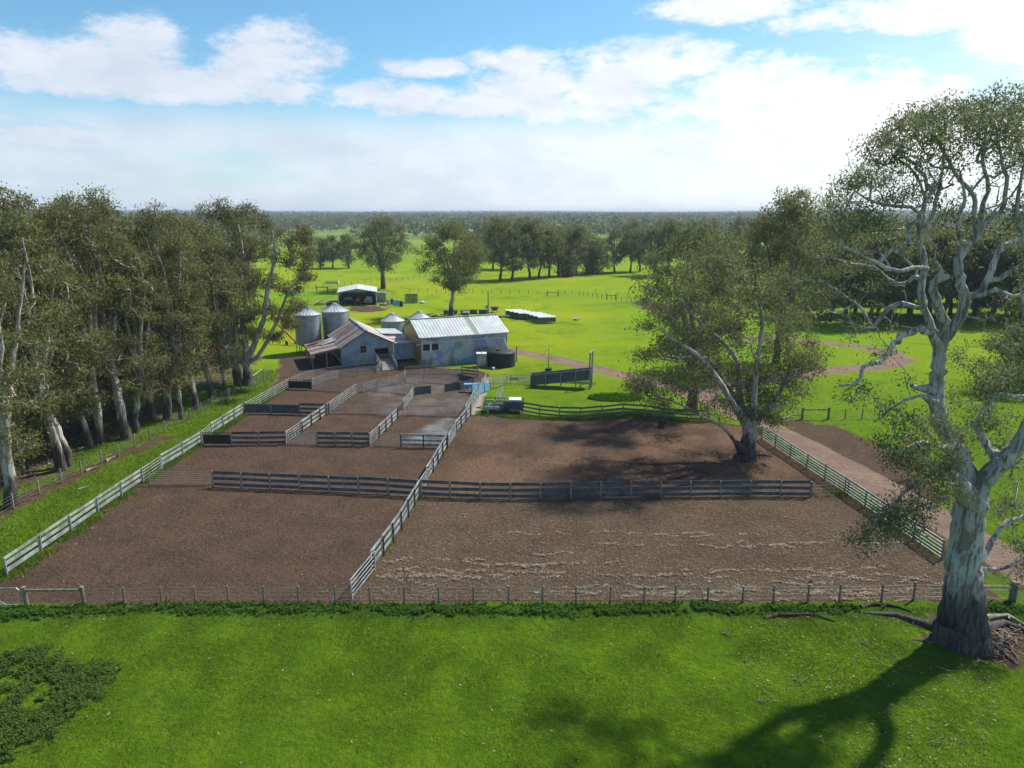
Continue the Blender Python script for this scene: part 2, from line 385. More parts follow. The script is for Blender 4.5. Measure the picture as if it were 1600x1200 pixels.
gm, t, b, o = mat('ground surface')
def at(n): return t.add('ShaderNodeAttribute', attribute_name=n)
za = at('za'); zb = at('zb')
sa = t.add('ShaderNodeSeparateColor', {0: za.outputs['Color']}); sb = t.add('ShaderNodeSeparateColor', {0: zb.outputs['Color']})
dirtA, trkA, litA = sa.outputs; dampA, uprA, yelA = sb.outputs; weedA = zb.outputs['Alpha']; pathA = za.outputs['Alpha']
pos = t.add('ShaderNodeNewGeometry').outputs['Position']
nA = t.noise(pos, .05, 5, .6); nB = t.noise(pos, .45, 6, .62); nC = t.noise(pos, 3.2, 6, .68); nD = t.noise(pos, 14, 4, .7)
grass = t.mix(t.ss(nB, .3, .7), (.062,.140,.003), (.130,.225,.005))
grass = t.mix(t.ss(nC, .35, .72), grass, (.060,.120,.008))
grass = t.mix(t.m('MULTIPLY', t.ss(nD, .5, .75), .45), grass, (.20,.26,.03))
sp = t.add('ShaderNodeSeparateXYZ', {0: pos})
far = t.ss(sp.outputs[1], 45, 110)
gfar = t.mix(t.ss(nB, .25, .75), (.120,.235,.005), (.185,.282,.006))
gfar = t.mix(t.m('MULTIPLY', t.ss(nC, .35, .7), .35), gfar, (.12,.21,.015))
gfar = t.mix(t.m('MULTIPLY', yelA, .6), gfar, (.33,.335,.008))
grass = t.mix(t.m('MULTIPLY', t.ss(t.noise(pos, .35, 6, .7, 1.0), .52, .68), .55), grass, (.045,.085,.006))
gfar = t.mix(t.m('MULTIPLY', t.ss(t.noise(pos, .09, 7, .68, 1.0), .50, .64), .62), gfar, (.080,.160,.008))
gfar = t.mix(t.m('MULTIPLY', t.ss(t.noise(t.scalev(pos, (1,2.2,1)), .22, 7, .7), .54, .68), .5), gfar, (.27,.24,.05))
grass = t.mix(far, grass, gfar)
vfar = t.ss(sp.outputs[1], 260, 700)
grass = t.mix(vfar, grass, t.mix(t.ss(t.noise(pos, .006, 3), .4, .6), (.17,.23,.045), (.10,.16,.035)))
grass = t.mix(t.m('MULTIPLY', weedA, .6), grass, (.035,.09,.012))
vor = t.add('ShaderNodeTexVoronoi', {'Vector': pos, 'Scale': 9.0}); vor2 = t.add('ShaderNodeTexVoronoi', {'Vector': pos, 'Scale': 5.0})
dirt = t.mix(t.ss(nB, .3, .7), (.100,.062,.043), (.068,.043,.031))
dirt = t.mix(uprA, dirt, t.mix(t.ss(t.noise(pos, .16, 4), .38, .62), (.165,.098,.062), (.080,.050,.036)))
dirt = t.mix(t.m('MULTIPLY', t.ss(t.noise(pos, .22, 6, .65, .8), .50, .66), .55), dirt, (.045,.030,.023))
dirt = t.mix(t.m('MULTIPLY', t.ss(t.noise(pos, .13, 6, .6, 1.5), .56, .68), .40), dirt, (.17,.115,.08))
dirt = t.mix(t.m('MULTIPLY', t.ss(nC, .45, .7), .6), dirt, (.036,.024,.018))
dirt = t.mix(t.m('MULTIPLY', t.ss(nD, .50, .66), .7), dirt, (.20,.145,.105))
lit = t.mix(t.ss(nC, .35, .65), (.105,.072,.048), (.055,.037,.026)); lit = t.mix(t.m('MULTIPLY', t.ss(nD, .47, .62), t.ss(t.noise(pos, .3, 5), .3, .65, .25, .9)), lit, (.23,.17,.118))
lit = t.mix(t.m('MULTIPLY', t.ss(vor.outputs['Distance'], .42, .2), .35), lit, (.055,.04,.03))
dirt = t.mix(t.m('MULTIPLY', litA, t.ss(nB, .2, .6, .45, 1)), dirt, lit)
dirt = t.mix(dampA, dirt, t.mix(t.ss(nB, .35, .6), (.23,.22,.225), (.11,.10,.09)))
trk = t.mix(t.ss(nB, .3, .7), (.27,.19,.145), (.20,.14,.11)); trk = t.mix(t.m('MULTIPLY', t.ss(nC, .4, .7), .6), trk, (.17,.115,.09))
th = t.m('ADD', dirtA, t.m('MULTIPLY', t.m('SUBTRACT', t.m('ADD', t.m('MULTIPLY', nC, .6), t.m('MULTIPLY', nD, .4)), .5), 1.1))
th = t.m('ADD', th, t.m('MULTIPLY', t.m('SUBTRACT', t.noise(pos, 1.1, 5, .65), .5), 1.0))
c = t.mix(t.ss(th, .36, .64), grass, dirt)
tht = t.m('ADD', trkA, t.m('MULTIPLY', t.m('SUBTRACT', nC, .5), .7))
c = t.mix(t.ss(tht, .35, .65), c, trk)
c = t.mix(pathA, c, t.mix(nC, (.42,.34,.29), (.28,.23,.20)))
t.set(b, 'Base Color', c); b.inputs['Roughness'].default_value = .95
t.set(b, 'Roughness', t.m('SUBTRACT', .95, t.m('MULTIPLY', dampA, .5)))
b.inputs['Specular IOR Level'].default_value = .04
hb = t.m('ADD', t.m('MULTIPLY', nC, 1.0), t.m('MULTIPLY', nD, .35))
t.set(b, 'Normal', t.add('ShaderNodeBump', {'Strength': 1.0, 'Distance': .26, 'Height': hb}))
M['ground'] = gm

def axis(lo, hi, step, outlo, outhi, g=1.22):
    a = list(np.arange(lo, hi+1e-6, step)); s = step
    while a[-1] < outhi: s *= g; a.append(a[-1]+s)
    s = step
    while a[0] > outlo: s *= g; a.insert(0, a[0]-s)
    return np.array(a)
gx = axis(-50, 48, .35, -4500, 4500, 1.12); gy = axis(18, 115, .35, -60, 6500, 1.06)
X, Y = np.meshgrid(gx, gy); shp = X.shape
x = X.ravel(); y = Y.ravel()
dirt_, trk_, lit_, path_, damp_, upr_, yel_, weed_ = zones(x, y)
zg = gz(x, y)+np.where((y < 120) & (np.abs(x) < 60), (fbm(x, y, 1.6, 31)-.5)*.10, 0)
V = np.stack([x, y, zg], 1)
nx, ny = len(gx), len(gy)
ii = (np.arange(ny-1)[:, None]*nx+np.arange(nx-1)[None, :]).ravel()
Qg = np.stack([ii, ii+1, ii+nx+1, ii+nx], 1)
cls = np.zeros(len(x), int); cls[(dirt_ > .5)] = 1; cls[trk_ > .5] = 2; cls[path_ > .5] = 3
# only the yards count as yard floor
inY = inpoly(x, y, [(p[0], p[1]) for p in YARD]); cls[(cls == 1) & ~inY] = 0
fc = np.median(cls[Qg], axis=1).astype(int)
za_ = np.stack([dirt_, trk_, lit_, path_], 1).astype(np.float32); zb_ = np.stack([damp_, upr_, yel_, weed_], 1).astype(np.float32)
for k, nm in enumerate(['ground', 'yard_ground', 'dirt_track', 'path']):
    q = Qg[fc == k]; u, inv = np.unique(q, return_inverse=True); inv = inv.reshape(q.shape)
    ob = np_mesh(nm, V[u], inv, gm, smooth=True)
    for an, arr in (('za', za_), ('zb', zb_)):
        a = ob.data.attributes.new(an, 'FLOAT_COLOR', 'POINT'); a.data.foreach_set('color', arr[u].ravel())
    ob['kind'] = 'structure'
    ob['label'] = ['bright green paddock grass', 'brown trampled earth of the stock yards', 'pinkish gravel farm track', 'pale concrete strip beside the drafting race'][k]

# ------------------------------------------------------------------ scattered ground cover (stuff)
def quads(P, L_, Wd, dirs, ups, attr):
    """diamond quads centred on P, length L along dirs, width along ups"""
    L_ = L_[:, None]; Wd = Wd[:, None]
    V = np.stack([P-dirs*L_/2, P+ups*Wd/2, P+dirs*L_/2, P-ups*Wd/2], 1).reshape(-1, 3)
    Q = np.arange(len(V)).reshape(-1, 4)
    return V, Q, np.repeat(attr, 4)
def unit(a): return a/(np.linalg.norm(a, axis=1, keepdims=True)+1e-9)
def blades(n, fx, name, label, hmin, hmax, wd, m, cat_=None):
    x, y, hs = fx(n); n = len(x)
    ang = rng.uniform(0, 2*math.pi, n); h = rng.uniform(hmin, hmax, n)*hs
    base = np.stack([x, y, gz(x, y)-.01+0*x], 1); sdv = np.stack([np.cos(ang), np.sin(ang), 0*ang], 1)
    lean = rng.normal(0, .55, (n, 2))*h[:, None]
    tip = base+np.stack([lean[:, 0], lean[:, 1], h], 1); wv = (wd*rng.uniform(.6, 1.4, n))[:, None]
    V = np.stack([base-sdv*wv/2, base+sdv*wv/2, tip], 1).reshape(-1, 3)
    r = np.clip(fbm(x, y, 2.5, 3)*.7+fbm(x, y, .6, 13)*.5-.12+rng.normal(0, .15, n), 0, 1)
    ob = np_mesh(name, V, np.arange(len(V)).reshape(-1, 3), m, attr=np.repeat(r, 3)); tag(ob, label, None, None, 'stuff'); return ob
def fgrass(n):
    y = 19+16*np.sqrt(rng.uniform(0, 1, n))*1.0; x = rng.uniform(-1, 1, n)*(y*.80+2)
    y = np.where(y > 33.0, rng.uniform(19, 33.0, n), y)
    d, tr, *_ = zones(x, y); k = (d < .45) & (rng.uniform(0, 1, n) < .25+.9*fbm(x, y, 1.5, 6)); return x[k], y[k], (.7+.6*fbm(x, y, 2.2, 4))[k]
blades(420000, fgrass, 'grass', 'short bright green grass in the near paddock', .035, .10, .022, M['blade'])
def vgrass(n):
    x = rng.uniform(-46, -20, n); y = rng.uniform(34, 90, n); d, tr, *_ = zones(x, y)
    k = (d < .45)&(x > -44); return x[k], y[k], np.full(k.sum(), 1.3)
blades(150000, vgrass, 'verge_grass', 'green grass verge beside the left rail fence', .06, .16, .05, M['blade'])
def egrass(n):
    segs = [[YARD[1], YARD[2], YARD[3]], W_([(760,650),(862,655),(917,657),(1108,658)]), W_([(1180,668),(1476,868)]), W_([(657,775),(1267,772),(1340,772)]),
            W_([(548,942),(655,775),(700,690)]), W_([(800,592),(830,594),(925,600)])]
    wts = [.34, .2, .26, .06, .05, .09]; xs = []; ys = []; hs = []
    for s, wt in zip(segs, wts):
        k = int(n*wt); s = np.array(s); i = rng.integers(0, len(s)-1, k); tt = rng.uniform(0, 1, k)
        p = s[i]+(s[i+1]-s[i])*tt[:, None]; p += rng.normal(0, .28, p.shape); ok = fbm(p[:,0], p[:,1], 2.0, 77) > (.35 if wt > .1 else .52)
        xs.append(p[ok, 0]); ys.append(p[ok, 1]); hs.append(np.full(ok.sum(), 1.0))
    return np.concatenate(xs), np.concatenate(ys), np.concatenate(hs)
blades(42000, egrass, 'fence_grass', 'longer grass tufts along the feet of the yard fences', .10, .32, .05, M['blade'])

def weeds(name, label, x, y, hs, per=26, leaf=.11):
    n = len(x); P = []; R = []
    for j in range(per):
        f = rng.uniform(.1, 1, n); a = rng.uniform(0, 6.28, n); q = rng.uniform(.02, .22, n)*hs/.5
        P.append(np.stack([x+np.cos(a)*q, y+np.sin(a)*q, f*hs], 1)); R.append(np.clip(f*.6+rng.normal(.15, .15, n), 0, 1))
    P = np.concatenate(P); R = np.concatenate(R); k = len(P)
    d = unit(rng.normal(0, 1, (k, 3))*(1, 1, .45)); u_ = unit(np.cross(d, unit(rng.normal(0, 1, (k, 3))*(.5, .5, 1))))
    s = rng.uniform(.6, 1.3, k)*leaf
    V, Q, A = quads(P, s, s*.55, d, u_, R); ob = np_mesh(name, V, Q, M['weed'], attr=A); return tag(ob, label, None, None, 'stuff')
# strip of weeds under the front fence
n = 9000; wx = rng.uniform(-31, 30, n); wy = 32.8+rng.normal(0, .26, n)+(fbm(wx, wx*0, 5, 3)-.5)*.5+np.clip(-wx-20, 0, 10)*-.09
k = (fbm(wx, wy, .8, 41)+rng.uniform(-.12,.12,n) > .42) & (~((wx > 18) & (wx < 24.5))) & (rng.uniform(0,1,n) < np.where(wx > 12, .5, 1)); wx = wx[k]; wy = wy[k]
weeds('weeds', 'dark green weeds growing along the foot of the front wire fence', wx, wy, .07+.28*fbm(wx, wy, .9, 12)**1.4*rng.uniform(.5, 1.1, len(wx)), 22, .085)
n = 20000; wx = rng.uniform(-27, -11, n); wy = rng.uniform(17, 31, n)
cx, cy = G(60, 1100)
rr = np.hypot((wx-cx+2.0)/(5.0), (wy-cy+.2)/4.3)+(fbm(wx,wy,2.2,9)-.5)*.5; ring = ((np.abs(rr-.84) < .28)|((rr < .8)&(fbm(wx,wy,1.7,5) > .44)))
k = (rng.uniform(0, 1, n) < np.clip((.95-rr)/.30, 0, 1)) & (fbm(wx, wy, 1.6, 51) > .34) & ~((rr < .42)&(wy > cy-.4)&(fbm(wx, wy, 1.1, 8) < .6)); wx = wx[k]; wy = wy[k]
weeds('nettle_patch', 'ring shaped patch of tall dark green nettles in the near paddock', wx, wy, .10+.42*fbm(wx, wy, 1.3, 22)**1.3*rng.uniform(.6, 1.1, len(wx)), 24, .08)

def litter(n, samp, name, label, lmin, lmax, m=None):
    x, y, th = samp(n); n = len(x)
    a = th+rng.normal(0, .5, n); d = np.stack([np.cos(a), np.sin(a), rng.normal(0, .12, n)], 1); u_ = np.stack([-np.sin(a), np.cos(a), rng.normal(0, .3, n)], 1)
    L_ = rng.uniform(lmin, lmax, n)**1.0; V, Q, A = quads(np.stack([x, y, gz(x, y)+rng.uniform(.045, .085, n)], 1), L_, L_*rng.uniform(.12, .3, n), d, u_, rng.uniform(0, 1, n))
    ob = np_mesh(name, V, Q, m or M['litterm'], attr=A); return tag(ob, label, None, None, 'stuff')
def s_low(n):
    y = 33.6+16.5*rng.uniform(0, 1, n)**1.35; x = rng.uniform(-9, 27, n)
    d = zone(x, y, LOWR, .8)*(.25+.85*fbm(x, y, 2.5, 61)); k = rng.uniform(0, 1, n) < d; x = x[k]; y = y[k]; return x, y, rng.uniform(0, 6.28, len(x))
litter(70000, s_low, 'bark_litter', 'pale bark and leaf litter over the near right yard', .05, .16)
def s_rows(n):
    xs = []; ys = []; ts = []
    for k in range(34):
        y0 = 33.6+8.5*rng.uniform()**2.2; x0 = rng.uniform(-8, 18); L_ = rng.uniform(2, 12); q = int(34*L_)
        tt = np.sort(rng.uniform(0, 1, q)); x = x0+tt*L_; dy = (fbm(x*1.0, x*0+k*9, 1.6, k)-.5)*1.5
        y = y0+dy+rng.normal(0, .07, q); ok = (x < 25) & (y > 33.5) & (x > -8.3+(y-33.5)*.15) & (fbm(x, y, 1.1, 5) > .42); xs.append(x[ok]); ys.append(y[ok]); ts.append(rng.normal(0, .5, q)[ok])
    return np.concatenate(xs), np.concatenate(ys), np.concatenate(ts)
pale = leaf_mat('bleached straw', [(0,(.20,.15,.11)),(1,(.38,.31,.245))], .05)
litter(0, s_rows, 'straw_windrows', 'thin wavy lines of washed up pale straw on the near right yard', .10, .26, pale)
def s_left(n):
    x = rng.uniform(-36, 25, n); y = rng.uniform(33.6, 75, n); k = inpoly(x, y, YARD) & (rng.uniform(0, 1, n) < .15+.7*fbm(x, y, 5, 3)); x = x[k]; y = y[k]; return x, y, rng.uniform(0, 6.28, len(x))
litter(60000, s_left, 'yard_litter', 'scattered chips and dung over the brown yards', .05, .15)
def s_grass(n):
    y = rng.uniform(20, 32.5, n); x = rng.uniform(-1, 1, n)*(y*.8); k = rng.uniform(0, 1, n) < np.where(np.hypot(x-18, (y-27)*1.2) < 8, .9, .16); x = x[k]; y = y[k]; return x, y, rng.uniform(0, 6.28, len(x))
litter(9000, s_grass, 'fallen_leaves', 'fallen gum leaves and bark strips in the near grass', .05, .21, M['litterm'])
def s_wood(n):
    x = rng.uniform(-60, -35, n); y = rng.uniform(42, 98, n); k = zone(x, y, WOODD, 1) > .4; x = x[k]; y = y[k]; return x, y, rng.uniform(0, 6.28, len(x))
litter(26000, s_wood, 'wood_litter', 'sticks and bark lying under the left gum trees', .12, .5)

# ------------------------------------------------------------------ trees
def smooth_path(pts, r, rad_, n):
    """Catmull-Rom through control points, with a little wander"""
    P_ = [np.array(p, float) for p in pts]; P_ = [2*P_[0]-P_[1]]+P_+[2*P_[-1]-P_[-2]]
    out = []; rr = []
    for i in range(1, len(P_)-2):
        for k in range(n):
            t = k/n; a, b_, c, d = P_[i-1:i+3]
            out.append(.5*((2*b_)+(-a+c)*t+(2*a-5*b_+4*c-d)*t*t+(-a+3*b_-3*c+d)*t**3)); rr.append(rad_[i-1]*(1-t)+rad_[i]*t)
    out.append(P_[-2]); rr.append(rad_[-1])
    out = np.array(out); rr = np.array(rr)
    out[1:-1] += r.normal(0, 1, (len(out)-2, 3))*np.minimum(rr[1:-1, None], .22)*.2
    return out, rr
class Tree:
    def __init__(s, seed): s.r = np.random.default_rng(seed); s.N = []; s.par = []; s.rad = []; s.paths = []; s.minr = []; s.tips = []
    def seedpath(s, pts, rad_, n=3, parent=-1):
        p, rr = smooth_path(pts, s.r, rad_, n); ids = []
        prev = parent
        for q, a in zip(p, rr):
            s.N.append(q); s.par.append(prev); s.minr.append(a); prev = len(s.N)-1; ids.append(prev)
        s.paths.append(ids if parent < 0 else [parent]+ids); return ids
    def nearest(s, p): return int(np.argmin(np.linalg.norm(np.array(s.N)-p, axis=1)))
    def grow(s, targets, root, step=.9, wig=.16, upb=.25, skip=0):
        """connect each target to the closest node that is nearer to the root"""
        order = np.argsort(np.linalg.norm(targets-root, axis=1))
        buf = np.zeros((len(s.N)+len(targets)*14, 3)); cnt = len(s.N); buf[:cnt] = s.N
        dr = np.zeros(len(buf)); dr[:cnt] = np.linalg.norm(buf[:cnt]-root, axis=1)
        for ti in order:
            t = targets[ti]; d = np.linalg.norm(buf[:cnt]-t, axis=1); dt = np.linalg.norm(t-root)
            pen = np.where(dr[:cnt] > dt, 4.0, 0)+ .25*np.maximum(0, buf[:cnt, 2]-t[2])
            if skip: pen[:skip] += 1e3
            i = int(np.argmin(d*1.0+pen)); p0 = buf[i]; dist = d[i]
            n = int(min(12, max(2, round(dist/step)))); ids = [i]; prev = i
            side = s.r.normal(0, 1, 3)*dist*wig; 
            for k in range(1, n+1):
                f = k/n; q = p0*(1-f)+t*f+side*math.sin(math.pi*f)+np.array((0,0,1))*upb*dist*math.sin(math.pi*f)*(.5 if t[2] > p0[2] else .8)*.5
                if k < n: q = q+s.r.normal(0, 1, 3)*dist/n*.16
                s.N.append(q); s.par.append(prev); s.minr.append(0); prev = len(s.N)-1; buf[cnt] = q; dr[cnt] = np.linalg.norm(q-root); cnt += 1; ids.append(prev)
            s.paths.append(ids); s.tips.append((s.N[prev], unit((t-p0)[None])[0]))
    def radii(s, tip=.014, e=2.3, cap=None):
        n = len(s.N); acc = np.zeros(n); ch = np.zeros(n, bool)
        for i in range(n-1, -1, -1):
            if not ch[i]: acc[i] = tip**e
            if s.par[i] >= 0: acc[s.par[i]] += acc[i]; ch[s.par[i]] = True
        r = acc**(1/e); mr = np.array(s.minr); s.R = np.where(mr > 0, mr, r)
        if cap: s.R = np.where(mr > 0, mr, np.minimum(s.R, cap))
    def wood(s, origin, kbig=12, kmin=4):
        V = []; Q = []; off = 0; N_ = np.array(s.N)-origin
        for ids in s.paths:
            P_ = N_[ids]; R = s.R[ids].copy()
            if len(ids) > 2 and s.minr[ids[0]] > 0 and s.minr[ids[1]] == 0: R[0] = R[1]*1.15
            k = kmin if R.max() < .05 else (6 if R.max() < .15 else (8 if R.max() < .35 else kbig*2))
            T = np.gradient(P_, axis=0); T = unit(T); ref = np.array((0.31,.95,.05)); A = unit(np.cross(T, ref)); B = np.cross(T, A)
            th = np.arange(k)*2*math.pi/k
            rr = R[:, None]*np.ones(k)
            if R.max() > .35: # fluted, lumpy old stem
                zz = P_[:, 2][:, None]
                rr = rr*(1+.06*np.sin(3*th+zz*.35)+.035*np.sin(5*th-zz*.7+1)+.03*np.sin(9*th+zz*.9)+.012*s.r.normal(0, 1, rr.shape))
                rr = rr*(1+np.clip(1-(zz+.2)/(1.6+1.6*R.max()), 0, 1)**2.2*(.10+.10*np.sin(5*th+.6)+.09*np.sin(3*th+2)+.05*np.sin(11*th)))
            ring = P_[:, None]+(A[:, None]*np.cos(th)[None, :, None]+B[:, None]*np.sin(th)[None, :, None])*rr[:, :, None]
            m = len(ids); V.append(ring.reshape(-1, 3)); i = (np.arange(m-1)[:, None]*k+np.arange(k)[None]).ravel(); j = (np.arange(m-1)[:, None]*k+(np.arange(k)[None]+1) % k).ravel()
            Q.append(np.stack([i, j, j+k, i+k], 1)+off)
            V.append(P_[-1:]); off += m*k+1
            # tip cap as degenerate-free fan of quads is unnecessary for twigs; close big stubs
            if R[-1] > .05:
                e0 = off-1-k; Q.append(np.array([[e0+a, e0+(a+1) % k, off-1, off-1] for a in range(0)], int).reshape(-1, 4))
        return np.concatenate(V), np.concatenate(Q)
    def leaves(s, origin, per, lsize, spread, back=.5, droop=.55):
        C = []; R = []
        for p, d in s.tips:
            k = int(per*s.r.uniform(.6, 1.4)); g = s.r.normal(0, 1, (k, 3))*np.array((1, 1, .62))*spread*s.r.uniform(.75, 1.2)
            f = s.r.uniform(0, 1, (k, 1))*back; C.append(p+g-d*f); tone = s.r.uniform(0, 1)
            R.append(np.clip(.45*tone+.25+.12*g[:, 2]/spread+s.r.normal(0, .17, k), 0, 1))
        C = np.concatenate(C); R = np.concatenate(R); n = len(C)
        d = s.r.normal(0, 1, (n, 3)); d[:, 2] -= droop*1.6; d = unit(d); u_ = unit(np.cross(d, unit(s.r.normal(0, 1, (n, 3)))))
        L_ = s.r.uniform(.6, 1.4, n)*lsize
        return quads(C-origin, L_, L_*.36, d, u_, R)
def tree_objs(T, origin, name, label, cat, group, bm='bark', lm='gum', per=60, lsize=.3, spread=.5, back=.5, tip=.014, e=2.3, cap=None, kbig=8):
    T.radii(tip, e, cap); o = empty(name, tuple(origin), label, cat, group); og = np.array(origin)
    V, Q = T.wood(og, kbig); tr = np_mesh('trunk', V, Q, M[bm], o, smooth=True)
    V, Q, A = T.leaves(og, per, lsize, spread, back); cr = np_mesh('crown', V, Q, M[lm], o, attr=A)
    return o
def blob_targets(r, blobs, n):
    P_ = []
    for (c, rad_, f) in blobs:
        k = max(2, int(n*f)); g = unit(r.normal(0, 1, (k, 3)))*(r.uniform(.35, 1, (k, 1))**.6); P_.append(np.array(c)+g*np.array(rad_))
    return np.concatenate(P_)
def gum(seed, h, cr, cb, stems=4, nblob=16, tper=9, trunk_r=.38, lean=.1, brad=1.5, fork=.3, shape='vase', **kw):
    r = np.random.default_rng(seed); T = Tree(seed); trunk_r *= .82
    a0 = r.uniform(0, 6.28); top = np.array((math.cos(a0)*lean*h, math.sin(a0)*lean*h, h*fork))
    tr = T.seedpath([(0,0,-.3), (top[0]*.15, top[1]*.15, h*fork*.35), (top[0]*.6, top[1]*.6, h*fork*.7), tuple(top)], [trunk_r*1.22, trunk_r, trunk_r*.85, trunk_r*.75], 3)
    skip = max(4, len(tr)-4)
    for k in range(stems):
        a = a0+k*6.28/stems+r.uniform(-.5, .5); rr = cr*r.uniform(.25, .65); hh = h*r.uniform(.70, .92)
        p1 = top+np.array((math.cos(a)*rr*.35, math.sin(a)*rr*.35, (hh-top[2])*.35)); p2 = top+np.array((math.cos(a+.3)*rr*.7, math.sin(a+.3)*rr*.7, (hh-top[2])*.7))
        p3 = top+np.array((math.cos(a)*rr, math.sin(a)*rr, hh-top[2])); q = trunk_r*(.62 if stems < 5 else .5)
        T.seedpath([p1, p2, p3], [q, q*.66, q*.26], 3, tr[-1])
    blobs = []
    for k in range(nblob):
        f = (k+.5)/nblob; z = cb+(h-cb)*(f**.8)*.93; 
        prof = {'vase': math.sin(math.pi*min(1, .22+.72*f)), 'round': math.sqrt(max(.08, 1-(2*f-1)**2)), 'tall': .55+.45*math.sin(math.pi*f)}[shape]
        a = k*2.4+r.uniform(-.6, .6); q = cr*prof*(r.uniform(.35, 1.0) if f < .85 else r.uniform(.1, .6))
        s_ = brad*r.uniform(.7, 1.3); blobs.append(((math.cos(a)*q+top[0]*.7, math.sin(a)*q+top[1]*.7, z), (s_, s_, s_*.75), s_/brad))
    T.grow(blob_targets(r, blobs, tper), top, skip=skip); return T

ONES = ['','first','second','third','fourth','fifth','sixth','seventh','eighth','ninth','tenth','eleventh','twelfth','thirteenth','fourteenth','fifteenth','sixteenth','seventeenth','eighteenth','nineteenth']
TENS = ['','','twenty','thirty','forty','fifty','sixty','seventy','eighty','ninety']
def nth(n):
    if n < 20: return ONES[n]
    if n < 100: return (TENS[n//10][:-1]+'ieth') if n % 10 == 0 else TENS[n//10]+'-'+ONES[n % 10]
    return 'hundred-and-'+nth(n-100)
groups = {'wood': 'gum trees of the wood on the left'}
# --- left wood
woodp = []
for k, (h, cr, cb, st, tr_, sh) in enumerate([(21,4.2,6.5,6,.42,'tall'), (20,4.6,5,5,.5,'vase'), (18,3.8,3.5,5,.34,'tall'), (22,5.0,8,7,.48,'vase'), (16,3.6,3,4,.28,'round'), (20,4.4,7,6,.4,'vase')]):
    T = gum(100+k, h, cr, cb, st, 27, 12, tr_, .06, 1.3, .3, sh)
    o = tree_objs(T, (0,0,0), 'gum_tree', 'x', 'tree', groups['wood'], 'bark', 'gum', 46, .25, .42, .5, .021)
    woodp.append([o, False, h])
wood_spots = []   # (x, y, proto, scale, rot)
front = [(20,790,1),(97,735,5),(110,728,2),(142,700,4),(157,692,0),(197,686,3),(212,676,2),(238,655,5),(262,655,0),(284,655,4),(308,640,2),(332,622,5),(352,618,4),(372,602,3),(377,597,4),
         (-40,800,0),(30,735,4),(60,700,3),(128,668,4),(175,650,1),(120,640,0)]
r_ = np.random.default_rng(5)
for (u, v, p) in front: gx_, gy_ = G(u, v); wood_spots.append((gx_, gy_, p, 1.0 if v < 780 else .92))
rowi = {}
for ri, yy in enumerate(np.arange(44, 112, 6.2)):
    ci = 0
    for xx in np.arange(-46, -86, -6.4):
        px = xx+r_.uniform(-2, 2); py = yy+r_.uniform(-2, 2)
        if px < -py*.80-7 : continue
        if py > 92 and px > -48: continue
        if min([math.hypot(px-q[0], py-q[1]) for q in wood_spots]) < 3.6 or r_.uniform() < .25: continue
        ci += 1; rowi[len(wood_spots)] = (ri+1, ci); wood_spots.append((px, py, int(r_.integers(0, 6)), r_.uniform(.88, 1.02)))
T = Tree(77); e_o = np.array((*G(388, 601), 0.0))
def PE(L_): return [RY(u, v, e_o[1]+dy) for (u, v, dy) in L_]
t_ = T.seedpath([e_o+(0,0,-.2), *PE([(388,590,0),(387,575,0),(385,560,0)])], [.75,.58,.5,.48], 3)
T.seedpath(PE([(384,540,.3),(378,500,.8),(385,450,1),(380,400,1.2),(372,350,1.4)]), [.34,.28,.22,.15,.08], 3, t_[-1])
T.seedpath(PE([(395,545,-.3),(410,500,-.6),(418,450,-1),(430,400,-1),(425,360,-1)]), [.34,.28,.2,.14,.07], 3, t_[-1])
T.seedpath(PE([(400,560,-.5),(425,520,-1.2),(445,470,-2),(465,430,-2.4)]), [.24,.2,.14,.06], 3, t_[-2])
T.seedpath(PE([(365,560,.5),(350,520,1.2),(345,460,2)]), [.22,.17,.07], 3, t_[-2])
rb = np.random.default_rng(78); bl = []
for (u, v, q) in [(385,330,1.6),(365,345,1.5),(405,345,1.6),(430,360,1.7),(455,372,1.6),(475,360,1.0),(480,395,1.3),(468,410,1.6),(440,400,1.8),(410,390,1.8),(375,380,1.7),(350,400,1.6),(478,430,1.2),(455,450,1.7),(425,440,1.8),(395,440,1.7),(360,450,1.6),
                  (465,475,1.3),(440,490,1.5),(415,480,1.6),(385,490,1.5),(355,490,1.5),(455,505,1.0),(430,525,1.1),(400,520,1.1),(345,530,1.1),(480,375,1.0)]:
    bl.append((RY(u, v, e_o[1]+rb.uniform(-4, 4)), (q*.85, q, q*.62), 1))
T.grow(blob_targets(rb, bl, 24), e_o+(0,0,3), .8, .12, .15)
tree_objs(T, e_o, 'gum_tree', 'wide crowned gum ending the left wood, leaning out towards the silos', 'tree', groups['wood'], 'bark', 'gum', 46, .25, .42, .5, .021)
yg = None
for i, (u, v, sc) in enumerate([(8,775,1.0),(48,765,.8),(-15,745,1.15),(72,735,.9),(30,715,1.1),(115,705,.85),(5,690,1.2),(85,680,1.0),(150,668,.9),(215,655,.8),(265,640,.8),(180,640,1.0)]):
    if yg is None:
        yg = tree_objs(gum(140, 7.5, 2.6, 1.2, 4, 12, 9, .14, .12, 1.1, .22, 'round'), (0,0,0), 'young_gum', 'x', 'tree', 'young bushy gums under the left wood', 'bark', 'gum', 46, .24, .42, .5, .016); o = yg
    else: o = copy_tree(yg)
    x, y = G(u, v); o.location = (x-1.5, y, 0); o.rotation_euler = (0, 0, r_.uniform(0, 6.28)); o.scale = (sc, sc, sc*1.1)
    o['label'] = 'low bushy young gum under the left wood, %s from its left end' % nth(sorted([8,48,-15,72,30,115,5,85,150,215,265,180]).index(u)+1)
sizes = ['tall', 'leaning', 'slender', 'spreading', 'young', 'forked']
sides = []
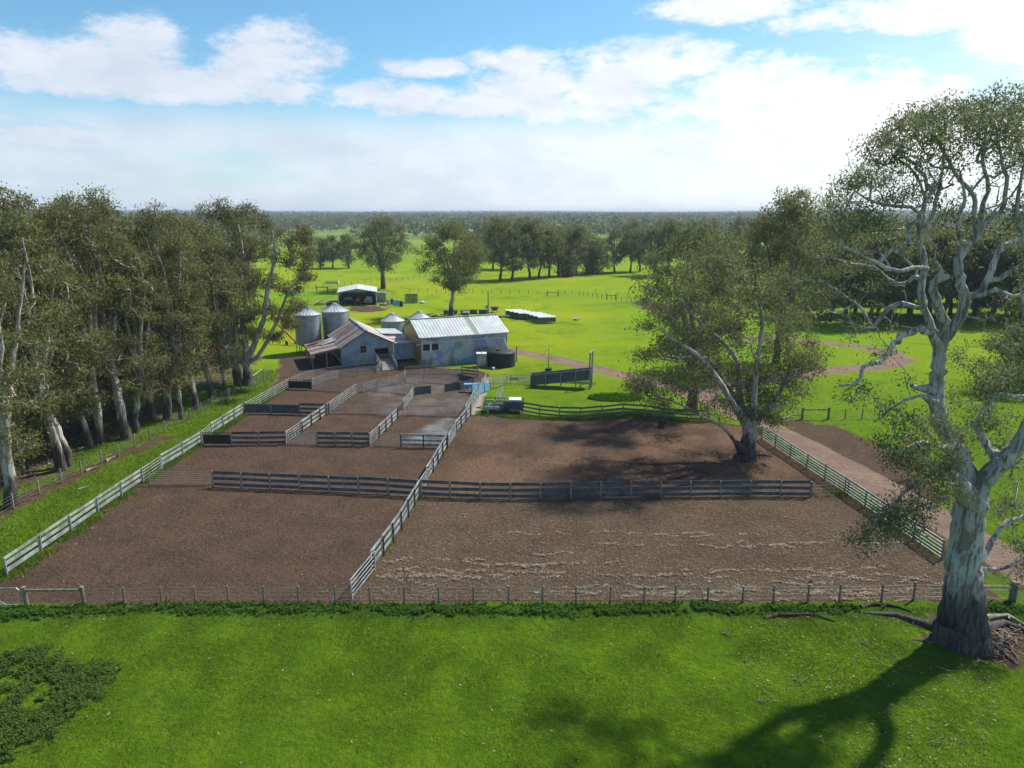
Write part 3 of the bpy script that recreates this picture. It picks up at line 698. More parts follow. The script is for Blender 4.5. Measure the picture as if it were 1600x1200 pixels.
for i, (xx, yy, p, sc) in enumerate(wood_spots):
    src = woodp[p]
    if not src[1]: o = src[0]; src[1] = True
    else: o = copy_tree(src[0])
    o.location = (xx, yy, 0); o.rotation_euler = (0, 0, r_.uniform(0, 6.28)); sc *= .99
    sc *= 1.015+(.02 if yy < 62 else 0)
    o.scale = (sc, sc, sc)
    ux = 800+FPX*xx/(yy*math.cos(PITCH)+CH*math.sin(PITCH))
    if i < len(front):
        k_ = sorted(range(len(front)), key=lambda q: wood_spots[q][1]).index(i)+1
        lb = '%s gum, %s from the near end along the fenced edge of the left wood' % (sizes[p], nth(k_))
        if i == 5: lb = 'thickest bare white trunk along the fenced edge of the left wood'
    else: lb = '%s gum inside the left wood, row %s back, %s from the fence' % (sizes[p], nth(rowi[i][0]), nth(rowi[i][1]))
    o['label'] = lb

# --- big red gum on the right
OB = np.array((*G(1500, 1003), 0.0)); Y0 = OB[1]; T = Tree(3)
def B(L_, dy0=0.0): return [RY(u, v, Y0+dy) for (u, v, dy) in L_]
tk = T.seedpath([OB+(0,0,-.2), *B([(1502,972,0),(1505,935,0),(1508,895,0),(1512,850,0),(1517,805,0),(1522,765,0)])], [1.30,1.16,1.02,.88,.80,.76,.74], 4)
nodeA = tk[-2]
A = T.seedpath(B([(1508,735,.2),(1492,700,.4),(1474,670,.5),(1464,640,.5),(1463,608,.5),(1465,580,.4),(1468,552,.3),(1472,532,.3)]), [.56,.47,.42,.37,.35,.33,.31,.30], 3, nodeA)
a1 = T.seedpath(B([(1458,518,.3),(1449,497,.4),(1443,477,.5),(1440,456,.6),(1443,428,.8),(1443,406,.9),(1437,384,1.0),(1440,360,1.1),(1456,340,1.3),(1466,300,1.5),(1472,268,1.7),(1476,235,1.9)]), [.22,.2,.19,.19,.18,.17,.16,.145,.12,.1,.085,.06], 3, A[-1])
T.seedpath(B([(1478,503,-.2),(1466,475,-.4),(1456,453,-.5),(1464,438,-.6),(1483,430,-.7)]), [.27,.24,.22,.20,.17], 3, A[-1])
T.seedpath(B([(1470,425,-.6),(1460,407,-.7)]), [.13,.09], 3, len(T.N)-4)
a3 = T.seedpath(B([(1480,526,-.1),(1496,501,-.3),(1508,474,-.5),(1506,450,-.6),(1496,428,-.6),(1499,404,-.6),(1513,382,-.5),(1528,367,-.4)]), [.30,.29,.28,.25,.23,.23,.22,.19], 3, A[-1])
for L_, R_ in [([(1522,338,-.5),(1521,309,-.7),(1502,282,-1),(1478,244,-1.2),(1462,215,-1.4)], [.13,.11,.1,.075,.05]),
               ([(1540,345,-.2),(1562,330,.2),(1574,290,.5),(1566,255,.7),(1558,215,.8)], [.15,.13,.11,.09,.06]),
               ([(1536,318,-1.2),(1545,290,-1.8),(1535,255,-2.3),(1540,205,-2.6)], [.12,.1,.08,.05])]:
    T.seedpath(B(L_), R_, 3, a3[-1])
T.seedpath(B([(1500,376,-1.2),(1496,345,-1.6),(1508,310,-2.0),(1500,270,-2.4)]), [.09,.08,.06,.04], 3, a3[-4])
b1 = T.seedpath(B([(1522,462,-.8),(1536,448,-1.0),(1547,430,-1.1),(1556,402,-1.1),(1566,385,-1),(1600,368,-.6),(1640,340,0)]), [.19,.18,.17,.15,.14,.12,.08], 3, a3[7])
T.seedpath(B([(1562,436,-1.4),(1580,424,-1.7),(1600,412,-2),(1650,380,-2.4)]), [.13,.12,.1,.07], 3, b1[5])
T.seedpath(B([(1532,462,-1.4),(1556,453,-1.8),(1584,463,-2.2),(1620,450,-2.5)]), [.13,.12,.1,.06], 3, b1[1])
l1 = T.seedpath(B([(1456,523,-.5),(1437,514,-.9),(1418,522,-1.3),(1402,530,-1.6),(1391,546,-1.9),(1376,565,-2.2),(1350,573,-2.5),(1340,597,-2.7),(1312,602,-2.9)]), [.21,.19,.17,.16,.15,.13,.11,.08,.04], 3, A[-3])
l2 = T.seedpath(B([(1434,481,1.0),(1413,476,1.3),(1389,480,1.6),(1374,501,1.9),(1362,510,2.1),(1350,488,2.3),(1336,474,2.6),(1284,440,3.2),(1245,440,3.6)]), [.14,.14,.13,.12,.1,.09,.08,.06,.03], 3, a1[6])
l3 = T.seedpath(B([(1432,418,-.2),(1404,424,-.6),(1372,412,-1),(1350,402,-1.3),(1304,375,-1.8),(1290,345,-2.1)]), [.12,.11,.1,.09,.06,.03], 3, a1[13])
l4 = T.seedpath(B([(1430,432,1.6),(1413,443,2.1),(1388,436,2.5),(1365,418,2.9),(1320,410,3.5),(1280,395,4)]), [.12,.1,.09,.08,.06,.03], 3, a1[11])
T.seedpath(B([(1436,332,.9),(1420,322,.8),(1396,322,.6),(1360,313,.3),(1335,298,0)]), [.1,.09,.08,.05,.03], 3, a1[20])
T.seedpath(B([(1446,313,2.0),(1434,277,2.4),(1412,255,2.8),(1392,240,3.1)]), [.08,.07,.05,.03], 3, a1[22])
Bs = T.seedpath(B([(1536,752,-.3),(1556,732,-.5),(1580,708,-.7),(1602,680,-.9),(1625,635,-1),(1650,580,-1),(1665,500,-.8),(1670,420,-.5),(1660,340,0)]), [.50,.44,.40,.38,.35,.31,.26,.2,.14], 3, tk[-1])
T.seedpath(B([(1618,560,-2),(1600,480,-2.6),(1604,400,-3),(1590,330,-3.2),(1600,260,-3.2)]), [.16,.14,.12,.1,.06], 3, Bs[12])
T.seedpath(B([(1636,400,.5),(1612,330,1),(1606,270,1.3),(1590,220,1.6)]), [.12,.1,.08,.05], 3, Bs[18])
T.seedpath(B([(1620,622,.6),(1585,620,.8),(1560,616,1.0),(1545,634,1.2),(1548,655,1.2)]), [.16,.14,.12,.1,.07], 3, Bs[11])
T.seedpath(B([(1545,700,.3),(1530,672,.4),(1522,662,.4),(1540,640,.5),(1543,615,.6)]), [.22,.2,.19,.15,.12], 3, Bs[4])
T.seedpath(B([(1541,862,.4),(1555,837,.6),(1568,818,.8),(1598,808,1),(1640,800,1.2),(1700,760,1.4)]), [.18,.14,.13,.12,.1,.05], 3, tk[14])
T.seedpath(B([(1541,889,.5),(1567,889,.7),(1595,873,.9),(1650,838,1.2)]), [.12,.1,.09,.05], 3, tk[11])
T.seedpath(B([(1480,728,-1),(1450,742,-1.8),(1420,762,-2.6),(1385,800,-3.2),(1350,835,-3.6)]), [.12,.1,.08,.06,.03], 3, tk[-3])
T.seedpath(B([(1470,700,-1.4),(1440,690,-2.4),(1415,700,-3.1)]), [.08,.06,.03], 3, A[3])
T.seedpath(B([(1440,618,-.6),(1415,625,-1),(1390,640,-1.4),(1375,655,-1.6)]), [.08,.06,.05,.03], 3, A[10])
T.seedpath(B([(1436,606,.0),(1424,602,.0)]), [.16,.12], 3, A[12])
nseed = len(T.N)
rb = np.random.default_rng(11)
def PB(items):
    out = []
    for (u, v, dy, rx, rz, f) in items:
        c = RY(u, v, Y0+dy); out.append((c, (rx, max(rx, 1.2), rz), f))
    return out
top = PB([(1320,300,-1,.9,.6,.7),(1345,275,1,1.0,.6,.9),(1378,232,-.5,1.1,.6,1),(1372,262,2.5,1.1,.6,.9),(1410,205,.5,1.3,.6,1.2),(1440,195,-2,1.1,.6,1),(1440,178,2.5,1.1,.6,1),(1480,178,-.5,1.2,.6,1.2),(1505,200,-2.6,1.1,.6,1),
          (1510,165,1.6,1.0,.6,1),(1545,168,-1,1.2,.6,1.2),(1582,150,.4,1.2,.6,1.2),(1572,195,-3,1.0,.6,1),(1600,180,2,1.3,.8,1.2),(1600,215,-1,1,.7,1),(1640,170,0,1.6,.9,1),(1680,210,-1,1.8,1,1),(1700,300,1,2,1.2,1),
          (1468,228,-.4,.8,.5,.6),(1545,212,-2,.8,.5,.6),(1330,355,-2,1.2,.5,.9),(1290,330,-2.5,.9,.5,.8),(1365,345,1.5,.8,.5,.5),(1398,350,3,1,.5,.6),(1290,385,3.6,1.2,.7,.8),(1240,440,3.6,1.0,.6,.7),(1270,460,3,.8,.4,.5),
          (1330,400,3.5,1.2,.6,.5),(1420,310,.5,.8,.5,.5),(1495,325,-2.4,.5,.4,.25),(1400,285,1,.6,.35,.4),(1428,238,-1,.6,.35,.45),(1490,212,1,.6,.35,.4),(1520,238,-2.4,.6,.4,.45),(1562,245,2,.6,.35,.4),(1592,262,-1,.7,.4,.5),(1352,332,1,.7,.35,.45),(1385,308,2.6,.6,.35,.4),(1598,318,.5,.7,.4,.45),(1470,335,2,.5,.3,.3),(1540,332,1.6,.6,.35,.35),(1580,350,-2,.6,.35,.35),(1455,265,-2.4,.6,.35,.4),(1320,325,-1,.8,.4,.5),(1440,300,-2,.5,.3,.3),(1410,380,2,.6,.3,.3),(1360,440,2.6,.6,.3,.35),(1310,470,2.6,.6,.3,.35),(1330,510,2,.5,.3,.25),(1575,480,-2.4,.7,.4,.4),(1600,540,-2,.8,.4,.5),(1655,420,-1.6,1.4,.8,.9),(1630,470,-2.5,1.2,.7,.8),(1620,330,-3,1,.8,.8)])
low = PB([(1315,612,-2.8,.55,.4,.3),(1350,600,-2.4,.5,.35,.25),(1378,548,-2.6,.5,.3,.2),(1395,545,.8,.5,.3,.2),(1410,588,-1,.5,.4,.2),
          (1390,640,-1.5,.9,.5,.6),(1420,660,-1.2,.8,.5,.5),(1400,690,-2.6,.9,.6,.8),(1440,705,-2.8,1.1,.7,1.1),(1470,730,-2.8,.9,.6,.9),(1420,740,-3,1.0,.7,1.1),(1450,775,-3.2,.9,.6,.9),(1400,790,-3.4,.9,.6,.9),
          (1365,830,-3.6,.9,.45,.9),(1345,850,-3.8,.6,.3,.5),(1400,830,-3.4,.8,.4,.7),(1460,655,-1.5,.6,.5,.4),(1500,690,-2,.7,.5,.5),(1530,650,.6,.6,.5,.5),(1510,620,.8,.6,.5,.4),(1520,560,1.5,1,.8,.7),(1545,600,1.2,.9,.7,.6),
          (1580,560,1.5,1,.8,.7),(1570,650,1.0,.8,.6,.5),(1600,840,1.4,1.0,.6,.9),(1580,780,1.2,.8,.6,.7),(1620,880,1.4,.9,.6,.8),(1660,780,1.5,1.2,.9,1),(1600,590,-1.6,.8,.5,.5)])
root = RY(1500, 560, Y0)
bt_ = []
for (c_, rd_, f_) in top:
    for _ in range(2): bt_.append(c_+rb.normal(0, 1, 3)*np.array(rd_)*.4-(0,0,.5))
for _ in range(70):
    bt_.append(RY(rb.uniform(1350, 1640), rb.uniform(215, 370), Y0+rb.uniform(-3.2, 3.2)))
for _ in range(26):
    bt_.append(RY(rb.uniform(1260, 1440), rb.uniform(340, 520), Y0+rb.uniform(-3, 3.6)))
T.grow(np.array(bt_), root, .5, .16, .15); tips0 = T.tips; T.tips = []
T.grow(blob_targets(rb, top, 17), root, .5, .13, .2)
T.tips += [tips0[k] for k in rb.choice(len(tips0), 60, replace=False)]
T.grow(blob_targets(rb, low+PB([(1450,680,-2,1.2,.8,1),(1480,750,-2.4,1.0,.8,.9),(1430,720,-2.4,1.2,.8,1),(1380,815,-3.2,1.1,.6,1),(1420,800,-3,1.1,.7,1),(1500,640,-1.6,.8,.6,.6),(1560,690,.8,.8,.6,.6),(1590,800,1.6,1.0,.8,.9),(1600,900,1.5,.9,.6,.7),(1575,730,1.4,.8,.6,.6),(1540,580,1.2,1.0,.8,.8),(1595,600,-1.6,1,.8,.8)]), 14), RY(1510, 740, Y0), .5, .13, .1)
for q_ in range(len(T.minr)):
    if T.minr[q_] > .3: T.minr[q_] *= .84
    elif T.minr[q_] > .07: T.minr[q_] *= .78
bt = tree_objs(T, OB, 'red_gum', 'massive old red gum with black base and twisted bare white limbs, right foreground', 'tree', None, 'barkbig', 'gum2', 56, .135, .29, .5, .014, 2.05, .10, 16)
# surface roots and bark heap at its foot
roots = MB()
for (L_, R_) in [([(1470,985),(1440,975),(1400,962),(1350,958)], (.34,.26,.18,.05)), ([(1535,985),(1570,975),(1600,985),(1640,1010)], (.34,.22,.16,.06)), ([(1530,1000),(1560,1015),(1590,1040)], (.25,.16,.05)), ([(1475,995),(1450,1002),(1425,1000)], (.26,.14,.04))]:
    pts = [(*(np.array(G(u, v))-OB[:2]), .02) for u, v in L_]; roots.tube(pts, list(R_), 8)
roots.build('root', M['barkbig'], bt, True)
# --- the paddock gum in the upper right yard
OP = np.array((*G(1166, 716), 0.0)); T = Tree(21); Y1 = OP[1]
def P2(L_): return [RY(u, v, Y1+dy) for (u, v, dy) in L_]
t0 = T.seedpath([OP+(0,0,-.2), *P2([(1168,700,0),(1172,680,0),(1170,664,0)])], [.92,.62,.55,.55], 3)
T.seedpath(P2([(1160,645,.3),(1155,615,.6),(1156,585,.8),(1150,560,1),(1125,530,1.5),(1080,490,2),(1050,440,2.4)]), [.30,.26,.22,.18,.14,.10,.05], 3, t0[-1])
T.seedpath(P2([(1148,690,-.3),(1130,668,-.8),(1100,652,-1.4),(1060,630,-2),(1020,615,-2.4),(990,600,-2.6)]), [.15,.13,.11,.08,.06,.03], 3, t0[2])
T.seedpath(P2([(1178,640,-.4),(1180,600,-.8),(1184,560,-1),(1190,510,-1.2),(1188,460,-1.2),(1180,420,-1)]), [.26,.22,.18,.14,.10,.05], 3, t0[-1])
T.seedpath(P2([(1190,650,.2),(1215,620,.5),(1235,580,1),(1262,550,1.4)]), [.24,.18,.12,.06], 3, t0[-2])
T.seedpath(P2([(1148,635,-1),(1120,590,-2),(1085,550,-3),(1050,530,-3.4),(1030,510,-3.6)]), [.24,.2,.15,.11,.05], 3, t0[-1])
T.seedpath(P2([(1135,600,1.8),(1105,560,2.6),(1060,560,3.2),(1035,555,3.6)]), [.18,.14,.1,.05], 3, t0[-1])
rb = np.random.default_rng(31)
bl = []
for (u, v, q, f) in [(1000,590,1.4,1),(990,602,1,.6),(1030,600,1.5,.9),(1060,585,1.6,1),(1015,560,1.4,.8),(1045,545,1.6,1),(1020,500,1.7,1.1),(1045,470,1.9,1.2),(1070,435,2,1.3),(1100,400,2,1.3),(1130,385,1.8,1),(1100,460,2,1.2),(1085,510,2,1.2),
                      (1130,430,2.2,1.3),(1160,410,2,1.1),(1150,470,2.2,1.2),(1190,440,2,1.1),(1205,480,2,1.1),(1130,520,2,1.1),(1170,530,2,1),(1220,530,1.8,1),(1250,550,1.5,.9),(1275,530,1.2,.6),(1240,590,1.5,.9),(1200,585,1.8,1),(1220,630,1.4,1),(1240,620,1,.5),(1200,650,1.2,.9),(1180,620,1.4,.8),(1130,570,1.7,.9),(1100,560,1.6,.9),(1160,590,1.6,.8),(1080,540,1.6,.9),(1035,625,1.0,.5),(1150,640,1,.5),(1195,620,1.3,.9),(1215,655,1.0,.7),(1175,600,1.5,.9),(1140,610,1.3,.7),(1250,600,1.3,.9),(1262,575,1.3,.9),(1225,560,1.6,.9),(1110,590,1.3,.8),(1085,635,1.0,.6),(1112,650,.8,.45),(1125,630,1.1,.6),(1165,640,1.1,.6),(1070,610,1.1,.7),(1005,615,1,.6),(1185,550,1.6,.9),(1150,500,1.8,1),(1240,500,1.6,1),(1270,560,1.1,.7)]:
    bl.append((RY(u, v, Y1+rb.uniform(-3, 3)), (q*.9, q*1.2, q*.7), f))
T.grow(blob_targets(rb, bl, 15), OP+(0,0,4), .8, .12, .15)
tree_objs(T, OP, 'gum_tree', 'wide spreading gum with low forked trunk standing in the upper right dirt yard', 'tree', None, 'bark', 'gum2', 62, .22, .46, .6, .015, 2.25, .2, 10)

# --- single mid distance trees
def place(T, x, y, name, label, cat, grp, rz=0, **kw):
    o = tree_objs(T, (0,0,0), name, label, cat, grp, **kw); o.location = (x, y, float(gz(x, y))); o.rotation_euler = (0, 0, rz); return o
def at_px(u, v): return G(u, v)
x, y = G(705, 494)
t1 = place(gum(41, 18.5, 7.0, 5.5, 5, 34, 12, .55, .03, 1.9, .28, 'round'), x, y, 'gum_tree', 'round crowned olive gum standing behind the ribbed roof shed', 'tree', None, 0, bm='bark', lm='gum', per=52, lsize=.38, spread=.6)
x, y = G(599, 451)
t2 = place(gum(42, 19, 8.5, 6, 5, 30, 11, .75, .02, 2.2, .26, 'round'), x, y, 'gum_tree', 'wide topped gum with thick dark trunk behind the open machinery shed', 'tree', None, 0, bm='barkdark', lm='gum2', per=46, lsize=.5, spread=.75)
x, y = G(1082, 638)
t3 = place(gum(43, 19, 6.0, 4, 5, 30, 12, .55, .03, 1.9, .3, 'round'), x, y, 'gum_tree', 'thick trunked gum behind the plank fence, left of the yard gum', 'tree', None, 0, bm='barkdark', lm='gum2', per=60, lsize=.3, spread=.55)
x, y = G(1212, 568)
t4 = place(gum(44, 22.5, 8.2, 6, 5, 38, 12, .5, .03, 2.2, .3, 'round'), x, y, 'gum_tree', 'tall dark gum towering behind the yard gum, top above the horizon', 'tree', None, 0, bm='barkdark', lm='gum', per=56, lsize=.38, spread=.65)
# --- mid-distance prototypes
midp = []
for k, (h, cr, cb, sh, lm) in enumerate([(15,6,3.2,'round','gum2'), (17,5,4.5,'vase','gum'), (13,5.5,1.6,'round','gum2'), (16,4.2,4,'tall','gum'), (8,3.6,.4,'round','gum2')]):
    T = gum(60+k, h, cr, cb, 4, 20, 8, .42 if k < 4 else .2, .04, 1.9, .25, sh)
    o = tree_objs(T, (0,0,0), 'gum_tree', 'x', 'tree', 'gum trees scattered over the far paddocks', 'barkdark', lm, 34, .62, .75, .6, .03)
    midp.append([o, False])
def midtree(x, y, p, sc, label, rz, grp):
    s = midp[p]
    if not s[1]: o = s[0]; s[1] = True
    else: o = copy_tree(s[0])
    o.location = (x, y, float(gz(x, y))-.1); o.rotation_euler = (0, 0, rz); o.scale = (sc, sc, sc*r_.uniform(.92, 1.06)); o['label'] = label; o['group'] = grp; return o
# row between the round gum and the right trees: (u, v base, proto, scale)
row = [(782,438,1,1.15),(800,438,0,1.1),(828,436,3,1.1),(842,434,1,1.0),(858,434,3,1.05),(872,431,1,.95),(886,432,4,1.0),(900,430,3,1.0),(930,428,4,1.4),(918,424,1,.9),(960,425,0,.95),(985,425,1,.95),(1000,424,3,1),(1022,430,0,1.05),(1046,432,1,1.0),
       (500,419,2,.85),(520,418,0,.85),(545,419,2,.9),(770,420,0,.9),(815,420,1,1.1),(740,425,2,1.0)]
names = {0:'rounded',1:'open topped',2:'low spreading',3:'narrow upright',4:'small bushy'}
for i, (u, v, p, sc) in enumerate(row):
    x, y = G(u, v)
    lb = '%s gum in the tree line beyond the paddock, %s' % (names[p], ('x' if u < 600 else nth(sorted([q[0]+q[1]*.001 for q in row if q[0] > 600]).index(u+v*.001)+1)+' from its left end'))
    if u < 600: lb = '%s hazy gum left of the wide topped gum, %s of three' % (names[p], {500:'leftmost',520:'middle',545:'rightmost'}[u])
    midtree(x, y, p, sc, lb, r_.uniform(0, 6.28), 'gum trees of the line beyond the paddock')
# grove behind the right foreground gum
gi = 0
for gr_, (v, us) in enumerate([(504, range(1300, 1640, 25)), (490, range(1262, 1660, 27)), (474, range(1240, 1660, 34)), (458, range(1180, 1660, 44))]):
    gi = 0
    for u in us:
        u2 = u+r_.uniform(-7, 7); v2 = v+r_.uniform(-3, 3)
        if v == 504 and 1440 < u2 < 1530: v2 -= 4
        x, y = G(u2, v2); gi += 1
        midtree(x, y, int(r_.choice([1, 3, 0, 3, 1])), r_.uniform(.95, 1.12)*(1.0 if v > 470 else 1.0), 'dark trunked gum, %s from the left in the %s row of the right grove' % (nth(gi), nth(gr_+1)), r_.uniform(0, 6.28), 'gum trees of the dense grove on the right')
for (u, v, p, sc, lb) in [(1570,610,2,.55,'bushy gum half behind the red gum trunk, in the near right paddock'),(1620,590,1,.8,'open topped gum at the right edge beside the red gum'),(1650,530,0,1.1,'rounded gum at the far right edge of the right paddock')]:
    x, y = G(u, v); midtree(x, y, p, sc, lb, 1.0, 'gum trees scattered over the right paddock')
# scattered far trees and clumps 260..800 m
far_i = 0
for k in range(150):
    v = 334+ 78*r_.uniform(.12, .85)**1.5+8; 
    u = r_.uniform(400, 1620); x, y = G(u, v)
    if y < 330 or y > 1100: continue
    # leave open paddocks
    if fbm(np.array([x]), np.array([y]), 160, 77)[0] < .52: continue
    if 470 < u < 760 and 362 < v < 414: continue
    far_i += 1
    midtree(x, y, int(r_.integers(0, 4)), r_.uniform(.85, 1.15), 'x', r_.uniform(0, 6.28), 'gum trees scattered over the far paddocks')
fars = [o for o in bpy.data.objects if o.get('label') == 'x' and o.get('group') == 'gum trees scattered over the far paddocks' and o.parent is None and o.location.y > 300]
fars.sort(key=lambda o: o.location.x/o.location.y)
for i, o in enumerate(fars): o['label'] = 'small hazy gum far off, %s from the left among the scattered distant trees' % nth(i+1)
for s_, o_ in ((woodp, 0), (midp, 0)):
    for q in s_:
        if not q[1]: print('UNUSED PROTO', q)
# far woods: masses nobody could count
def farwood(name, label, n, samp, hlo, hhi, per, ls, m='gum2'):
    x, y = samp(n); n = len(x); h = rng.uniform(hlo, hhi, n); R = h*rng.uniform(.34, .5, n)
    P_ = []; A = []
    for j in range(per):
        d = unit(rng.normal(0, 1, (n, 3))); rr = rng.uniform(.5, 1, n)**.5
        P_.append(np.stack([x+d[:, 0]*R*rr, y+d[:, 1]*R*rr, gz(x, y)+h*.58+d[:, 2]*h*.42*rr], 1)); A.append(np.clip(rng.normal(.5, .2, n), 0, 1))
    P_ = np.concatenate(P_); A = np.concatenate(A); k = len(P_); d = unit(rng.normal(0, 1, (k, 3))); u_ = unit(np.cross(d, unit(rng.normal(0, 1, (k, 3)))))
    L_ = rng.uniform(.7, 1.4, k)*ls; V, Q, A = quads(P_, L_, L_*.7, d, u_, A); o = np_mesh(name, V, Q, M[m], attr=A); return tag(o, label, None, None, 'stuff')
def sw1(n):
    y = rng.uniform(560, 1150, n); x = rng.uniform(-.80, .80, n)*y; k = fbm(x*.35, y, 120, 3) > .50; return x[k], y[k]
def sw2(n):
    y = rng.uniform(1100, 2600, n); x = rng.uniform(-.8, .8, n)*y; k = fbm(x*.25, y, 260, 5) > .40; return x[k], y[k]
def sw3(n):
    y = rng.uniform(2400, 5200, n); x = rng.uniform(-.8, .8, n)*y; return x, y
farwood('distant_woods', 'bands of gum woods between the far paddocks', 2600, sw1, 12, 17, 90, 2.3)
farwood('distant_woods', 'dark blue green forest belt below the horizon', 6500, sw2, 13, 18, 34, 5.0)
farwood('distant_woods', 'hazy continuous forest along the horizon', 9000, sw3, 15, 19, 16, 11.0)
def swl(n):
    y = rng.uniform(105, 420, n); x = -rng.uniform(.30, .8, n)*y-12; k = (fbm(x, y, 40, 3) > .45); return x[k], y[k]
farwood('distant_woods', 'gum woods continuing behind the left wood', 260, swl, 12, 17, 420, 1.0, 'gum')

# ------------------------------------------------------------------ fences
def gzf(x, y): return float(gz(x, y))
def poly_sample(pts, spacing):
    pts = [np.array(p, float) for p in pts]; L = [0]
    for a, b_ in zip(pts[:-1], pts[1:]): L.append(L[-1]+np.linalg.norm(b_-a))
    n = max(1, int(round(L[-1]/spacing))); out = []
    for k in range(n+1):
        s = L[-1]*k/n; i = min(len(pts)-2, max(0, int(np.searchsorted(L, s, side='right')-1))); f = (s-L[i])/(L[i+1]-L[i]+1e-9); out.append(pts[i]*(1-f)+pts[i+1]*f)
    return out
fr = random.Random(4)
_postmesh = {}
def fence(name, label, pts, h, style, spacing, group=None, pix=True, posts=None, postside=0.0, cat='fence', pm=None, ph=None, close=None):
    """pts: pixel points of the top rail (pix) or ground points"""
    if pix: pts = [G(u, v, h) for u, v in pts]
    org = pts[0]; o = empty(name, (org[0], org[1], gzf(*org)), label, cat, group)
    if posts is None: P_ = poly_sample(pts, spacing)
    else: P_ = [np.array(p, float) for p in posts]
    rel = [np.array((p[0]-org[0], p[1]-org[1], gzf(*p)-gzf(*org))) for p in P_]
    st = {'board': ([(.20,.25),(.58,.25),(.96,.25)], 'rail', .04), 'guard': ([(.30,.25),(.66,.20),(.98,.17)], 'galv', .05), 'white': ([(.24,.22),(.60,.2),(.98,.2)], 'galv', .045),
          'bars': ([(.12,.04),(.30,.04),(.48,.04),(.66,.04),(.84,.04),(1.0,.055)], 'galvdull', .03), 'barsw': ([(.14,.042),(.36,.042),(.58,.042),(.79,.042),(1.0,.065)], 'galv', .04),
          'track': ([(.12,.035),(.30,.035),(.48,.035),(.66,.035),(.84,.035),(1.0,.10)], 'galvdull', .06), 'fine': ([(.10,.022),(.25,.022),(.4,.022),(.55,.022),(.7,.022),(.85,.022),(1.0,.05)], 'galvdull', .025), 'sheet': ([(.48,.86),(.98,.07)], 'dark', .03),
          'greysheet': ([(.50,.92)], 'rail', .03), 'wire': ([(.25,.014),(.5,.014),(.72,.014),(.92,.014)], 'wire', .014), 'green': ([(.28,.15),(.62,.15),(.98,.17)], 'rail', .05)}[style]
    for (zc, ht) in st[0]:
        m = MB(); nm = {'wire': 'wire', 'sheet': 'panel', 'greysheet': 'panel'}.get(style, 'rail')
        if style == 'sheet' and ht < .2: nm = 'rail'
        for a, b_ in zip(rel[:-1], rel[1:]):
            j = fr.uniform(-.03, .03) if style in ('board', 'guard', 'white', 'green') else 0; j2 = fr.uniform(-.03, .03) if j else 0
            d = (b_-a)/(np.linalg.norm(b_-a)+1e-9); e = .004 if style != 'wire' else 0
            if style == 'guard': # folded guard rail section
                q = ht/2; zz = np.array((0,0,zc*h+j)); n_ = np.array((-d[1], d[0], 0))*.03
                for s_ in (-1, 1): m.beam(a+d*e+zz+(0,0,s_*q*.5)+n_, b_-d*e+zz+(0,0,s_*q*.5+j2-j)+n_, .035, q*.86)
                m.beam(a+d*e+zz, b_-d*e+zz+(0,0,j2-j), .02, ht*.94)
            else: m.beam(a+d*e+(0,0,zc*h+j), b_-d*e+(0,0,zc*h+j2), st[2], ht)
        m.build(nm, M[st[1]], o)
    pw = {'board': .12, 'guard': .08, 'white': .11, 'bars': .05, 'barsw': .07, 'track': .11, 'fine': .045, 'sheet': .10, 'greysheet': .1, 'wire': .11, 'green': .12}[style]
    pmn = pm or {'board': 'wood', 'guard': 'galvdull', 'white': 'darkpost', 'bars': 'galvdull', 'barsw': 'galv', 'track': 'wood', 'fine': 'galvdull', 'sheet': 'wood', 'greysheet': 'wood', 'wire': 'greenwood', 'green': 'wood'}[style]
    hh = ph or h*(1.06 if style not in ('bars', 'barsw', 'fine') else 1.01)
    key = (pw, pmn, round(hh, 2))
    if key not in _postmesh:
        mb = MB()
        if pmn in ('wood', 'greenwood', 'darkpost'): mb.tube([(0,0,-.2), (0,0,hh*.5), (.004,0,hh-.02), (.004,0,hh)], [pw*.55, pw*.53, pw*.5, pw*.4], 8)
        else: mb.box(-pw/2, -pw/2, -.2, pw/2, pw/2, hh)
        po = mb.build('post', M[pmn]); _postmesh[key] = po.data; bpy.data.objects.remove(po)
    for i, p in enumerate(rel):
        if close == 'nofirst' and i == 0: continue
        po = bpy.data.objects.new('post', _postmesh[key]); S.collection.objects.link(po); po.parent = o
        pass; a = rel[min(i+1, len(rel)-1)]-rel[max(i-1, 0)]; n_ = np.array((-a[1], a[0])); n_ = n_/(np.linalg.norm(n_)+1e-9)*postside
        po.location = (p[0]+n_[0], p[1]+n_[1], p[2]); po.rotation_euler = (fr.uniform(-.03, .03), fr.uniform(-.03, .03), math.atan2(a[1], a[0]))
        if pmn in ('wood', 'greenwood'): po.scale = (1, 1, fr.uniform(.95, 1.06))
    return o
YG = 'fences of the stock yards'
fence('yard_fence', 'long pale galvanised rail fence along the left edge, nearest section', [(5,873),(220,733)], 1.1, 'guard', 2.7, YG, postside=-.07)
fence('yard_gate', 'six bar galvanised gate in the left rail fence, nearer of two', [(220,733),(250,713)], 1.1, 'barsw', 3.6, 'gates of the yards', cat='gate')
fence('yard_fence', 'pale galvanised rail fence on the left edge between its two gates', [(250,712),(313,675)], 1.1, 'guard', 2.6, YG, postside=-.07)
fence('yard_gate', 'short six bar gate in the left rail fence, farther of two', [(313,675),(328,663)], 1.1, 'barsw', 3.6, 'gates of the yards', cat='gate')
fence('yard_fence', 'pale rail fence on the left edge beside the middle pens', [(328,662),(381,630)], 1.1, 'guard', 2.6, YG, postside=-.07)
fence('yard_fence', 'six bar fence on the left edge beside the farthest pen', [(381,630),(449,593)], 1.1, 'barsw', 3.2, YG)
fence('yard_fence', 'outer curved bar fence sweeping up to the shearing shed ramp', [(449,593),(466,585),(485,579),(510,574.5),(540,571),(570,568),(590,566)], 1.05, 'bars', 2.6, YG)
